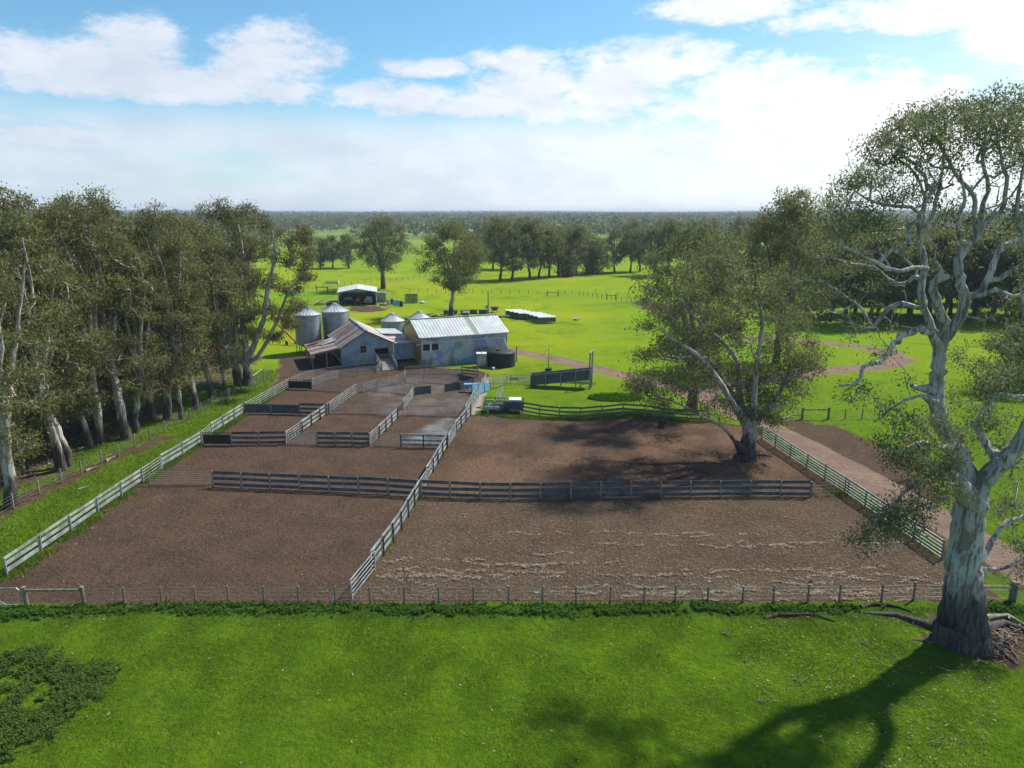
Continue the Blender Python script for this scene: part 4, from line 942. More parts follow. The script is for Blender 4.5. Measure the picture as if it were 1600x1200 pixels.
fence('yard_fence', 'inner curved bar fence making a lane to the shed ramp', [(487,592),(507,584.5),(530,579),(560,575),(592,571.5),(597,566)], 1.0, 'bars', 2.6, YG)
fence('solid_fence', 'solid black panel closing the back of the farthest left pen', [(450,593),(486,594)], 1.15, 'sheet', 4, 'solid panels', cat='fence')
fence('yard_fence', 'dark slatted panel beside the black panel at the back of the far pen', [(487,594),(540,597)], 1.15, 'bars', 3, YG)
fence('yard_fence', 'dark railed fence left of the slotted panels, behind the middle left pen', [(382,629.5),(422,630)], 1.15, 'greysheet', 3.4, YG)
so = fence('solid_fence', 'weathered grey panels with dark slots between the left pens', [(423,630),(467,631)], 1.15, 'greysheet', 2.2, 'solid panels', cat='fence')
fence('yard_fence', 'dark railed fence right of the slotted panels, behind the middle left pen', [(468,631),(510,632)], 1.15, 'board', 3.2, YG)
fence('yard_fence', 'fine wire mesh fence running right from the first diagonal at its middle', [(512,632),(555,631.5),(588,632),(601,633),(618,638)], 1.0, 'fine', 3.0, YG)
fence('yard_fence', 'first diagonal fence from the left, near barred section', [(446,675),(470,659)], 1.1, 'barsw', 3.5, YG)
fence('yard_fence', 'first diagonal fence from the left, boarded middle section with dark posts', [(470,659),(512,630)], 1.1, 'white', 2.2, YG, postside=-.09)
fence('yard_fence', 'first diagonal fence from the left, far barred section', [(512,630),(556,600)], 1.1, 'barsw', 4.2, YG)
fence('solid_fence', 'solid black panel at the left end of the front row of pens', [(316,676),(360,676.3)], 1.15, 'sheet', 3.0, 'solid panels', cat='fence')
fence('yard_fence', 'dark boarded fence in front of the middle left pen', [(361,676),(445.5,675)], 1.15, 'board', 2.2, YG, postside=-.09)
fence('yard_gate', 'fine barred gate between the dark boarded fences of the front pens', [(449,675.5),(494,676)], 1.1, 'bars', 3.4, 'gates of the yards', cat='gate')
fence('yard_fence', 'dark boarded fence in front of the second pen', [(495,676),(577,677)], 1.15, 'board', 1.6, YG, postside=-.09)
fence('yard_fence', 'second diagonal fence, near barred section', [(578,677),(591,666)], 1.1, 'barsw', 3.5, YG)
fence('yard_fence', 'second diagonal fence, boarded section with dark posts', [(591,666),(620,639)], 1.1, 'white', 2.1, YG, postside=-.09)
fence('yard_fence', 'short curving bar fence beyond the second diagonal', [(630,625),(637,617),(644,609),(646,604)], 1.05, 'barsw', 2.4, YG)
fence('yard_gate', 'wire gate in front of the wet pen', [(592,679),(626,679.5)], 1.05, 'fine', 3.2, 'gates of the yards', cat='gate')
fence('yard_fence', 'white boarded panel with black posts in front of the wet pen', [(626,679.5),(697,680.5)], 1.15, 'white', 2.0, YG, postside=-.08)
fence('yard_fence', 'mesh fence along the back of the wet pen', [(637,634),(652,634.5),(675,634.8),(700,635),(726,636)], 1.0, 'fine', 2.6, YG)
fence('yard_gate', 'long grey six bar gate hanging open at the near end of the centre fence', [(548.5,905),(553,897),(584,862)], 1.2, 'barsw', 6, 'gates of the yards', cat='gate')
fence('yard_fence', 'centre diagonal fence, long boarded near section with dark posts', [(579,862),(620,808),(655,751)], 1.2, 'white', 1.9, YG, postside=-.10)
fence('yard_gate', 'barred gate in the centre diagonal fence just beyond the crossing', [(656,750),(668,732)], 1.15, 'barsw', 3.5, 'gates of the yards', cat='gate')
fence('yard_fence', 'centre diagonal fence, boarded section between the crossing and the wet pen', [(666,731),(697,681)], 1.15, 'white', 1.9, YG, postside=-.10)
fence('yard_gate', 'narrow barred gate in the centre diagonal fence beside the wet pen', [(700,679),(712,661)], 1.15, 'barsw', 3.5, 'gates of the yards', cat='gate')
fence('yard_fence', 'centre diagonal fence, far boarded section', [(711,660),(734,633)], 1.15, 'white', 1.9, YG, postside=-.10)
fence('yard_fence', 'left side of the narrow drafting race, bright galvanised bars', [(727,634),(734,622),(741,610),(746,601)], 1.1, 'barsw', 1.6, YG)
fence('yard_fence', 'right side of the narrow drafting race, bright galvanised bars', [(733,634),(741,620),(748,608),(756,592),(760,583)], 1.1, 'barsw', 1.6, YG)
fence('yard_fence', 'bar fence curving round the back of the round pen', [(632,573),(660,571.5),(700,572),(730,574),(748,578)], 1.0, 'bars', 2.6, YG)
fence('yard_fence', 'inner bar fence of the round pen, back side', [(633,586.5),(660,584),(690,585),(716,588)], 1.05, 'bars', 2.6, YG)
fence('solid_fence', 'curved dark solid panel on the right of the round pen', [(715,582),(727,584),(740,588)], 1.1, 'greysheet', 2.0, 'solid panels', cat='fence')
fence('yard_fence', 'bar fence between the shed lane and the round pen', [(566,599),(585,594),(606,590),(634,583),(632,577)], 1.05, 'bars', 2.4, YG)
fence('yard_fence', 'fine bar fence along the front left of the round pen', [(556,601),(583,597),(617,599),(642,605)], 1.0, 'fine', 2.6, YG)
fence('yard_gate', 'blue grey sheeted gate standing in the middle of the round pen', [(647,604),(673,601)], 1.1, 'greysheet', 4, 'gates of the yards', cat='gate')
fence('yard_fence', 'blue grey barred panel on the front right of the round pen', [(694,599),(716,596),(740,590)], 1.15, 'greysheet', 2.5, YG)
fence('yard_gate', 'bare fine barred gate at the left end of the long dark cross fence', [(232,737),(262,737),(331,737)], 1.05, 'fine', 3.2, 'gates of the yards', cat='gate')
fence('yard_fence', 'long dark boarded cross fence, left half', [(331.7,737),(400,740),(500,744),(580,747),(653,751)], 1.2, 'board', 2.25, YG, postside=-.1)
fence('yard_fence', 'long dark boarded cross fence, right half', [(657,751.5),(700,753.5),(780,755.5),(860,755.3),(950,754),(1060,752.5),(1180,751.5),(1267,752)], 1.2, 'board', 2.15, YG, postside=-.1)
fence('yard_gate', 'thin pipe gate joining the dark cross fence to the track fence', [(1270,752),(1328,750)], 1.15, 'wire', 3.5, 'gates of the yards', cat='gate')
fence('yard_fence', 'long barred fence between the dirt yard and the gravel track', [(1192,666),(1225,687),(1290,727),(1328,750),(1400,797),(1476,846)], 1.2, 'track', 2.5, YG, pm='wood')
fence('yard_fence', 'grey plank fence between the dirt yard and the grass bank', [(816,629),(835,632.5),(862,636),(917,639),(970,640),(1025,640.5),(1108,641.5)], 1.15, 'green', 2.2, YG)
fence('yard_fence', 'bar fence of the lane leading right to the loading ramp, far side', [(764,586),(800,585),(832,584)], 1.05, 'bars', 2.6, YG)
fence('yard_fence', 'bar fence of the lane leading right to the loading ramp, near side', [(771,594),(782,588),(806,587),(829,587)], 1.05, 'bars', 2.4, YG)
fence('yard_fence', 'pair of timber rails at the back of the round pen near the race', [(721,572.5),(747,575.5)], 1.15, 'green', 2.0, YG)
# wire fences
PU = [195,253,306,358,413,467,524,579,632,686,740,795,848,900,953,1006,1055,1106,1160,1208,1262,1311,1377,1427]
PV = [944,943,943,943,943,943,944,943,943,943,943,943,943,943,943,943,942,942,942,942,941,941,940,938]
fence('wire_fence', 'wire fence with pine posts along the front of the yards', [G(133,945),G(1585,941)], 1.0, 'wire', 2, None, pix=False, posts=[G(133,945)]+[G(u, v) for u, v in zip(PU, PV)]+[G(1585,942)], ph=1.0)
tk = empty('strainer_assembly', (*G(42,947), 0), 'timber strainer assembly of two posts and a top rail, front left', 'fence'); m = MB(); m.tube([(0,0,-.2),(0,0,1.12)], .11, 10); m.build('post', M['greenwood'], tk)
q = np.array(G(132,946))-np.array(G(42,947)); m = MB(); m.tube([(q[0],q[1],-.2),(q[0],q[1],1.1)], .10, 10); m.build('post', M['greenwood'], tk); m = MB(); m.tube([(.12,0,.92),(q[0]-.1,q[1],.9)], .07, 8); m.build('rail', M['greenwood'], tk)
q = np.array(G(1585,942)); tk = empty('strainer_assembly', (q[0], q[1], 0), 'timber strainer post with stay rail, front right beside the red gum', 'fence'); m = MB(); m.tube([(0,.2,-.2),(0,.2,1.15)], .17, 12); m.build('post', M['greenwood'], tk); m = MB(); m.tube([(-.15,.2,.85),(-3.2,.25,.85)], .07, 8); m.build('rail', M['greenwood'], tk)
q0 = np.array(G(-62, 948)); gt = empty('farm_gate', (q0[0], q0[1], 0), 'galvanised pipe gate at the front left corner', 'gate'); L_ = G(38,947)[0]-q0[0]
m = MB(); m.tube([(0,0,.12),(L_-.2,0,.12),(L_-.06,0,.25),(L_-.06,0,.95),(L_-.2,0,1.08),(0,0,1.08)], .028, 8); m.build('frame', M['galv'], gt)
m = MB(); m.tube([(L_*.35,0,1.08),(L_*.72,0,.12)], .02, 6); m.build('brace', M['galv'], gt); m = MB(); [m.tube([(0,0,z),(L_-.06,0,z)], .008, 5) for z in (.3,.45,.6,.75,.9)]; m.build('mesh', M['wire'], gt)
PL_ = [(22,795),(62,773),(97,755),(128,742),(159,725),(186,713),(211,698),(235,687),(257,675),(278,663),(298,655),(315,645),(332,636),(348,628),(358,622),(367,617),(377,612),(390,607),(402,602),(413,597),(424,591)]
fence('wire_fence', 'wire fence with weathered posts along the edge of the left wood', [G(*PL_[0]),G(*PL_[-1])], 1.1, 'wire', 2, None, pix=False, posts=[G(-40,832),G(-8,813)]+[G(*p) for p in PL_], pm='wood', ph=1.15)
def farfence(label, a, b_, n, ph=1.1):
    A_, B_ = G(*a), G(*b_); fence('wire_fence', label, [A_, B_], 1.1, 'wire', 2, 'wire fences of the far paddocks', pix=False, posts=[(A_[0]+(B_[0]-A_[0])*k/n, A_[1]+(B_[1]-A_[1])*k/n) for k in range(n+1)], ph=ph, pm='wood')
farfence('far wire fence crossing behind the round crowned gum', (640,457), (855,460), 15)
farfence('far wire fence right of the double rail gate posts', (872,459), (905,461), 3)
farfence('close posted fence running down to the bare paddock patch', (905,461), (995,475), 12)
farfence('close posted fence along the bare dirt patch behind the yard gum', (995,475), (1085,492), 12)
farfence('wire fence above the bare dirt patch', (930,459), (1040,470), 6)
farfence('far wire fence along the top of the paddock behind the machinery shed', (470,452), (690,432), 22)
farfence('wire fence on the green paddock beyond the gravel track', (1320,655), (1480,655), 6)
for (a, b_, lb) in [((1253,655),(1294,655),'low double post timber rail beside the gravel track turn'), ((855,463),(872,463),'distant timber rail stay in the wire fence'), ((948,468),(962,468),'distant timber rail stay near the bare dirt patch'), ((495,455),(512,455),'distant timber rail stay near the machinery shed')]:
    A_, B_ = G(*a), G(*b_); o = empty('strainer_assembly', (A_[0], A_[1], gzf(*A_)), lb, 'fence'); d = np.array(B_)-np.array(A_)
    for q in ((0,0), d): m = MB(); m.tube([(q[0],q[1],-.2),(q[0],q[1],1.25)], .13, 8); m.build('post', M['wood'], o)
    m = MB(); m.tube([(0,0,1.0),(d[0],d[1],1.0)], .08, 8); m.build('rail', M['wood'], o)

# ------------------------------------------------------------------ sheds (local frame turned 22.2 degrees)
SA = rad(22.2); SO = (-22.7, 92.0, 0)
sh = empty('shearing_shed', SO, 'old gabled shearing shed of blue grey iron with rusty roof and open lean-to', 'shed', None, SA)
ZW = .25
# front gable wall with window and ramp door cut out (built as panels)
fw = MB(); T_ = .08
def roofz(x): return 4.75-.60*abs(x-3.35) if x < 3.35 else 4.75-.52*abs(x-3.35)
xs = [0.0, 2.55, 3.3, 4.55, 6.45, 6.9]
def wallcol(m, x0, x1, z0, z1a, z1b, y0=0.0):
    m.addv([(x0,y0,z0),(x1,y0,z0),(x1,y0,z1b),(x0,y0,z1a),(x0,y0+T_,z0),(x1,y0+T_,z0),(x1,y0+T_,z1b),(x0,y0+T_,z1a)], [(0,1,2,3),(7,6,5,4),(0,4,5,1),(3,2,6,7),(0,3,7,4),(1,5,6,2)])
wallcol(fw, 0, 2.55, ZW, roofz(0)-.1, roofz(2.55)-.1); wallcol(fw, 2.55, 3.3, ZW, 1.75, 1.75); wallcol(fw, 2.55, 3.3, 2.65, roofz(2.55)-.1, roofz(3.3)-.1)
wallcol(fw, 3.3, 4.45, ZW, roofz(3.35)-.1, roofz(4.45)-.1); wallcol(fw, 4.45, 6.3, 2.15, roofz(4.45)-.1, roofz(6.3)-.1); wallcol(fw, 6.3, 6.95, ZW, roofz(6.3)-.1, roofz(6.95)-.1)
fw.build('front_wall', M['wall_blue'], sh)
m = MB(); wallcol(m, 6.95, 10.0, ZW+.25, 2.75, 2.75, -.3); m.build('front_wall', M['wall_blue'], sh)
m = MB(); m.box(0, T_, ZW, T_, 11.8, 2.65); m.build('side_wall', M['wall_blue'], sh); m = MB(); m.box(T_, 11.7, ZW, 6.9, 11.8, 2.6); m.build('back_wall', M['wall_blue'], sh)
m = MB(); m.box(2.55, .10, 1.75, 3.3, .14, 2.65); wn = m.build('window', M['glass'], sh)
m = MB(); [m.box(a, .0-.02, b_, c_, .06, d_) for a, b_, c_, d_ in ((2.50,1.70,2.56,2.70),(3.29,1.70,3.35,2.70),(2.56,1.70,3.29,1.76),(2.56,2.64,3.29,2.70),(2.9,1.76,2.94,2.64),(2.56,2.18,2.9,2.22),(2.94,2.18,3.29,2.22))]; m.build('frame', M['wood'], wn)
m = MB(); m.box(4.3, 1.6, ZW, 6.5, 1.65, 2.4); m.box(4.3,.09,ZW,4.35,1.6,2.4); m.box(6.45,.09,ZW,6.5,1.6,2.4); m.box(4.35,.09,2.35,6.45,1.6,2.4); m.build('doorway', M['dark'], sh)  # dark box behind the opening, interior gloom put into its colour
m = MB(); m.box(7.0,-.15,0,9.9,-.1,.5); m.box(.1,.02,0,6.9,.06,.249); m.build('underfloor_shade', M['dark'], sh)  # dark sheets closing the gap, painted as the shade beneath the floor
m = MB(); [m.box(4.5, .0, z, 6.25, .04, z+.12) for z in (.45,.65,.85,1.05,1.25)]; m.build('batten_gate', M['wood'], sh)
m = MB(); m.box(4.3,-.05,2.15,6.45,-.005,2.27); m.build('lintel', M['wood'], sh)
# roof slopes
def slope(nm, a, b_, c_, d_, mt): m = MB(); m.sheet([a, b_, c_, d_], .05); return m.build(nm, M[mt], sh)
RX = 3.35; rz = 4.8
slope('left_roof', (RX-.02,-.45,rz), (RX-.02,12.0,rz), (-.35,12.0,2.62), (-.35,-.45,2.62), 'roof_rust')
slope('lean_to_roof', (-.36,.2,2.60), (-.36,8.0,2.60), (-3.95,8.0,1.95), (-3.95,.2,1.95), 'roof_rust')
slope('right_roof', (7.05,-.45,2.93), (7.05,12.0,2.93), (RX+.02,12.0,rz), (RX+.02,-.45,rz), 'roof_pale')
slope('low_roof', (10.0,-.75,2.72), (9.8,10.8,2.72), (7.06,10.8,2.90), (7.06,-.75,2.90), 'roof_pale')
m = MB(); m.sheet([(6.6,5.6,3.25),(9.75,5.6,3.05),(9.75,10.6,3.05),(6.6,10.6,3.25)], .05); m.box(7.2,5.62,2.7,9.7,5.68,3.03); m.build('skillion_roof', M['roof_new'], sh)
m = MB(); m.beam((RX,-.47,rz+.02),(RX,12.02,rz+.02),.34,.05); m.build('ridge_cap', M['galvdull'], sh)
m = MB(); m.beam((RX,-.49,rz-.1),(-.36,-.49,2.52),.04,.2); m.beam((-.36,.14,2.5),(-3.95,.14,1.85),.04,.18); m.beam((RX,-.49,rz-.1),(7.06,-.49,2.83),.04,.2); m.beam((7.06,-.79,2.8),(10.0,-.79,2.62),.04,.14); m.build('barge_board', M['wood'], sh)
# loose roof sheets lying askew on the lean-to
for k, (x_, y_, a_, mt) in enumerate([(-1.2,6.2,.3,'galv'),(-.6,6.9,.5,'galvdull'),(-1.9,5.2,.25,'roof_rust'),(-1.0,4.7,.35,'galv'),(-.2,5.6,.4,'galvdull'),(-2.5,6.6,.2,'rust')]):
    m = MB(); z_ = 2.6+.18*(x_+.36)+.12+k*.02; c_, s_ = math.cos(a_), math.sin(a_); L2, w2 = 1.1, .38
    P4 = [(x_+c_*i*L2-s_*j*w2, y_+s_*i*L2+c_*j*w2, z_+.18*(c_*i*L2)+.05*i) for i, j in ((-1,-1),(1,-1),(1,1),(-1,1))]; m.sheet(P4, .03); m.build('loose_roof_sheet', M[mt], sh)
for (x_, y_, h_) in [(-3.75,.35,1.85),(-3.75,4.0,1.85),(-3.75,7.8,1.85),(-1.9,.35,2.2),(-.3,7.8,2.45)]: m = MB(); m.tube([(x_,y_,-.1),(x_,y_,h_)], .09, 8); m.build('post', M['wood'], sh)
m = MB(); m.box(-.1, 1.0, .9, -.02, 7.9, 2.4); m.build('inner_wall', M['wood'], sh)
m = MB(); [m.beam((-3.7,y_,.75),(-.3,y_,.75),.05,.12) for y_ in (7.9,)]; [m.beam((-3.75,.4,z),(-3.75,7.8,z),.05,.14) for z in (.5,.95)]; m.build('rail', M['wood'], sh)
# ramp
rp = empty('sheep_ramp', (0,0,0), 'railed timber sheep ramp rising to the shearing shed doorway', 'ramp'); rp.location = (SO[0], SO[1], 0); rp.rotation_euler = (0,0,SA)
m = MB(); m.sheet([(4.55,-4.2,.06),(6.35,-4.2,.06),(6.3,-.05,.72),(4.5,-.05,.72)], .08); [m.beam((4.55,-4.0+.3*k,.12+.0475*k),(6.35,-4.0+.3*k,.12+.0475*k),.05,.05) for k in range(13)]; m.build('deck', M['concrete'], rp)
for x0 in (4.45, 6.42):
    m = MB(); [m.beam((x0,-4.3,.1+z),(x0,-.15,.75+z),.04,.13) for z in (.15,.4,.65,.9)]; m.build('rail', M['galvdull'], rp)
    for y_ in (-4.3,-2.2,-.3): m = MB(); m.box(x0-.05,y_-.05,-.1,x0+.05,y_+.05,1.1+(y_+4.3)*.157); m.build('post', M['galv'], rp)
m = MB(); m.box(4.52,-.9,.0,6.35,-.1,.55); m.build('landing', M['wood'], rp)
# small stack of timber rails between sheds
tb = empty('timber_rack', (SO[0],SO[1],0), 'small rack of grey rails against the shed junction', 'rack', None, SA); m = MB(); [m.beam((9.3,-4.6,z),(11.0,-4.75,z),.06,.08) for z in (.35,.55,.75,.95)]; m.build('rail', M['wood'], tb)
[MB().box(x_,-4.75,0,x_+.09,-4.55,1.05).build('post', M['wood'], tb) for x_ in (9.3,10.85)]; m = MB(); [m.beam((10.9,-4.9+.0,.15+.2*k),(11.6,-5.9,.35+.2*k),.04,.09) for k in range(4)]; m.build('side_rail', M['galv'], tb)

ms = empty('ribbed_roof_shed', SO, 'long pale blue corrugated shed with ribbed metal roof, tanks at its right end', 'shed', None, SA)
X0, X1, F0, B0, EZ, RZ, RYY = 9.87, 22.2, -3.8, 5.3, 4.0, 5.65, .75
m = MB(); m.box(X0+.08, F0, 0, 10.1, F0+T_, EZ); m.box(10.1, F0, 0, 12.35, F0+T_, 2.05); m.box(10.1, F0, 3.05, 12.35, F0+T_, EZ); m.box(12.35, F0, 0, X1-.08, F0+T_, EZ); m.build('front_wall', M['wall_mural'], ms)
m = MB(); m.box(X0, B0-T_, 0, X1, B0, EZ); m.build('back_wall', M['wall_mural'], ms)
for (xa, nm, mt) in ((X0, 'left_gable_wall', 'ochre'), (X1-T_, 'right_gable_wall', 'wall_mural')):
    m = MB(); m.addv([(xa,F0,0),(xa,B0-T_,0),(xa,B0-T_,EZ),(xa,RYY,RZ),(xa,F0,EZ),(xa+T_,F0,0),(xa+T_,B0-T_,0),(xa+T_,B0-T_,EZ),(xa+T_,RYY,RZ),(xa+T_,F0,EZ)],
       [(4,3,2,1,0),(5,6,7,8,9),(0,5,9,4),(4,9,8,3),(3,8,7,2),(2,7,6,1),(1,6,5,0)]); m.build(nm, M[mt], ms)
def mslope(nm, pts, mt): m = MB(); m.sheet(pts, .06); return m.build(nm, M[mt], ms)
e_ = .25
mslope('front_roof', [(X0-e_,F0-.35,EZ-.02),(17.3,F0-.35,EZ-.02),(17.3,RYY-.01,RZ+.12),(X0-e_,RYY-.01,RZ+.12)], 'roof_new')
mslope('front_roof', [(18.1,F0-.35,EZ-.02),(X1+e_,F0-.35,EZ-.02),(X1+e_,RYY-.01,RZ+.12),(18.1,RYY-.01,RZ+.12)], 'roof_new')
M['skylight'] = simple('dusty translucent roof sheet', (.20,.25,.20), (.26,.22,.24), 1.5, .5)
mslope('skylight_strip', [(17.303,F0-.35,EZ-.025),(18.097,F0-.35,EZ-.025),(18.097,RYY-.01,RZ+.115),(17.303,RYY-.01,RZ+.115)], 'skylight')
mslope('back_roof', [(X0-e_,RYY+.01,RZ+.12),(X1+e_,RYY+.01,RZ+.12),(X1+e_,B0+.35,EZ-.02),(X0-e_,B0+.35,EZ-.02)], 'roof_new')
m = MB(); m.beam((X0-e_,RYY,RZ+.16),(X1+e_,RYY,RZ+.16),.36,.05); m.build('ridge_cap', M['galv'], ms)
m = MB(); m.tube([(X0-.1,F0-.42,EZ-.1),(X1+.2,F0-.42,EZ-.12)], .07, 8); m.build('gutter', M['galvdull'], ms)
for x_ in (10.1, 11.3): 
    m = MB(); m.box(x_+.03, F0+.04, 2.08, x_+1.02, F0+.07, 3.02); wn = m.build('window', M['glass'], ms)
    m = MB(); m.box(x_,F0-.03,2.05,x_+.05,F0+.05,3.05); m.box(x_+1.0,F0-.03,2.05,x_+1.05,F0+.05,3.05); m.box(x_+.05,F0-.03,2.05,x_+1.0,F0+.05,2.10); m.box(x_+.05,F0-.03,3.0,x_+1.0,F0+.05,3.05); m.build('frame', M['white'], wn)
m = MB(); m.box(11.152, F0, 2.052, 11.298, F0+T_, 3.048); m.build('mullion', M['white'], ms)
m = MB(); m.tube([(9.2,F0-.12,2.95),(10.2,F0-.16,3.25),(21.3,F0-.16,3.25),(21.7,F0-.2,3.0),(22.0,F0-.7,1.95)], .06, 8); m.build('downpipe', M['white'], ms)
m = MB(); [m.box(x_,F0-.05,0,x_+.08,F0-.003,EZ-.05) for x_ in (X0+.0,X1-.05)]; m.build('corner_flashing', M['galv'], ms)

def shedpt(lx, ly): return (SO[0]+lx*math.cos(SA)-ly*math.sin(SA), SO[1]+lx*math.sin(SA)+ly*math.cos(SA))
# tanks
x, y = G(783, 575); o = empty('water_tank', (x, y+1.6, 0), 'low black ribbed water tank at the right end of the pale blue shed', 'tank')
prof = [(0,0)]+[(1.85+(.05 if k % 2 else 0), .02+k*.105) for k in range(18)]+[(1.72,2.0),(.9,2.12),(0,2.2)]; MB().lathe(prof, k=40).build('tank_body', M['dark'], o, True); MB().lathe([(0,2.3),(.3,2.3),(.32,2.12),(.33,2.1)], -.4, -.3, 16).build('lid', M['dark'], o)
x, y = G(752, 574); o = empty('small_tank', (x, y+.6, 0), 'slim pale grey square tank left of the black water tank', 'tank')
m = MB(); m.box(-.62,-.5,.05,.62,.5,1.75); [m.box(-.6+k*.2,-.53,.1,-.52+k*.2,-.503,1.7) for k in range(6)]; m.build('tank_body', M['galv'], o); m = MB(); m.box(-.68,-.56,1.753,.68,.56,1.86); m.build('lid', M['white'], o); MB().lathe([(0,2.0),(.12,2.0),(.12,1.86)], .1, 0, 10).build('cap', M['white'], o)
x, y = G(771, 578); m = MB(); m.lathe([(0,0),(.16,0),(.18,.35),(0,.36)], k=10); o = m.build('bucket', M['white']); o.location = (x, y, 0); tag(o, 'small white bucket in front of the black water tank', 'bucket')
# bush behind tank
def shrub(label, x, y, s, h, n, mt='weed', leaf=.16):
    T = Tree(int(abs(x*7+y*3))); st_ = T.seedpath([(0,0,-.1),(0.02,0,h*.3)], [.06,.04], 2)
    r = np.random.default_rng(3); T.grow(blob_targets(r, [((0,0,h*.6),(s,s*.8,h*.4),1)], n), np.array((0,0,.1)), .5, .1, .1)
    o = tree_objs(T, (0,0,0), 'shrub', label, 'shrub', None, 'barkdark', mt, 40, leaf, .25, .3, .012); o.location = (x, y, 0); return o
p = shedpt(19.0, -4.5); shrub('olive green bush growing up the shed wall behind the tanks', p[0], p[1], 1.6, 2.6, 26, 'gum2')
# silos
def silo(label, x, y, r, z0, z1, za_, legs):
    o = empty('silo', (x, y, 0), label, 'silo', 'round galvanised silos behind the sheds')
    prof = [(r*.0+.0, z0)] if not legs else [(0, z0-.0)]
    prof += [(r, z0)]
    k = z0
    while k < z1-.2: prof += [(r+.012, k+.04), (r+.012, k+.24), (r, k+.27)]; k += .30
    prof += [(r, z1)]
    MB().lathe(prof, k=40).build('drum', M['silo'], o, False)
    rf = MB(); rf.lathe([(r+.12, z1-.03), (r+.1, z1+.02), (.28, za_-.02), (.28, za_+.12), (0, za_+.14)], k=24); rf.build('roof', M['silo_roof'], o)
    m = MB()
    for j in range(24): t = 2*math.pi*j/24; m.beam((math.cos(t)*(r+.1), math.sin(t)*(r+.1), z1+.05), (math.cos(t)*.28, math.sin(t)*.28, za_+.03), .05, .05)
    m.build('roof_rib', M['silo'], o)
    if legs:
        MB().lathe([(r*.96, z0-.004), (.25, .55), (0,.55)], k=28).build('hopper', M['silo'], o, False)
        for j in range(8):
            t = 2*math.pi*(j+.5)/8; m = MB(); m.tube([(math.cos(t)*r*.98, math.sin(t)*r*.98, -.1), (math.cos(t)*r*.98, math.sin(t)*r*.98, z0+.1)], .06, 6); m.build('leg', M['galvdull'], o)
    m = MB(); [m.tube([(r+.12, s_, .4 if not legs else 1.0), (r+.12, s_, z1)], .02, 5) for s_ in (-.2, .2)]; [m.tube([(r+.12,-.2,z),(r+.12,.2,z)], .015, 5) for z in np.arange(1.1, z1, .35)]; m.build('ladder', M['galvdull'], o)
    return o
def xat(u, Y, z=3): # world x for a column seen at pixel u, depth Y
    return (u-800)/FPX*(Y*math.cos(PITCH)+(CH-z)*math.sin(PITCH))
silo('tall grey silo on legs farthest left, beside the wood', xat(482,102), 102, 1.83, 1.5, 5.75, 6.75, True)
silo('tall grey silo on legs, second from the left, behind the rusty roof', xat(525,104.5), 104.5, 1.93, 1.5, 5.9, 6.9, True)
silo('squat silo with pale cone roof seen between the two sheds', xat(613.5,112), 112, 1.85, .3, 3.35, 4.4, False)
silo('squat silo partly hidden behind the ribbed roof shed', xat(656,113), 113, 1.85, .3, 3.5, 4.6, False)
# grain auger
x, y = G(446, 545); o = empty('grain_auger', (x, y+3, 0), 'red grain auger leaning up beside the leftmost silo', 'auger')
m = MB(); m.tube([(1.5,-1,.25),(-4.2,4,3.6)], .14, 8); m.build('tube', M['red'], o); m = MB(); m.tube([(-.2,.6,.1),(-2.2,2.4,2.3)], .05, 6); m.build('strut', M['red'], o)
for s_ in (-.7, .7): m = MB(); m.tube([(-.2+s_*.7,.6+s_*.7,.35),(-.2+s_*.85,.6+s_*.85,.35)], .35, 14); m.build('wheel', M['tyre'], o)

# ------------------------------------------------------------------ machinery shed behind
x, y = G(559, 477); w2 = 4.15; o = empty('open_machinery_shed', (x, y, 0), 'open fronted machinery shed with white gable roof, farm machines inside', 'shed', None, rad(11))
Ez, Az, Dp = 2.95, 3.65, 10.5
for q_ in (-w2, w2-.1): m = MB(); m.box(q_,.15,0,q_+.1,Dp,Ez); m.build('side_wall', M['galvdull'], o)
m = MB(); m.box(-w2+.1,Dp-.1,0,w2-.1,Dp,Ez+.02); m.build('back_wall', M['galvdull'], o)
m = MB(); m.addv([(-w2,0,Ez),(w2,0,Ez),(w2,0,Ez+.02),(0,0,Az),(-w2,0,Ez+.02),(-w2,.1,Ez),(w2,.1,Ez),(w2,.1,Ez+.02),(0,.1,Az),(-w2,.1,Ez+.02)], [(0,1,2,3,4),(9,8,7,6,5),(0,5,6,1)]); m.build('gable', M['galvdull'], o)
for sx_ in (-1, 1):
    m = MB(); P4 = [(0,-.3,Az+.08),(sx_*(w2+.25),-.3,Ez+.0),(sx_*(w2+.25),Dp+.1,Ez+.0),(0,Dp+.1,Az+.08)]; m.sheet(P4 if sx_ > 0 else P4[::-1], -.06 if 0 else .06); m.build('roof', M['roof_white'], o)
    m = MB(); m.box(sx_*w2-.1,-.02,0,sx_*w2+.1,.14,Ez-.02); m.build('post', M['white'], o)
m = MB(); m.tube([(-w2+.1,0,Ez-.7),(-w2+.8,0,Ez-.05)], .06, 6); m.tube([(w2-.1,0,Ez-.7),(w2-.8,0,Ez-.05)], .06, 6); m.build('knee_brace', M['white'], o)
def wheel(o, x, y, r, w_=.3):
    m = MB(); m.tube([(x-w_/2,y,r),(x+w_/2,y,r)], r, 20); wh = m.build('wheel', M['tyre'], o); m = MB(); m.tube([(x-w_/2-.01,y,r),(x+w_/2+.01,y,r)], r*.5, 12); m.build('rim', M['white'], wh)
o = empty('tractor', (x-.2, y+2.0, 0), 'orange tractor parked in the open machinery shed', 'tractor')
m = MB(); m.box(-.45,-.2,.8,.45,1.6,1.5); m.box(-.4,-1.2,.75,.4,-.2,1.3); m.build('body', M['orange'], o); m = MB(); m.box(-.6,.6,1.55,.6,1.7,2.35); m.build('cab', M['glass'], o); m = MB(); m.box(-.68,.5,2.37,.68,1.8,2.48); m.build('cab_roof', M['orange'], o)
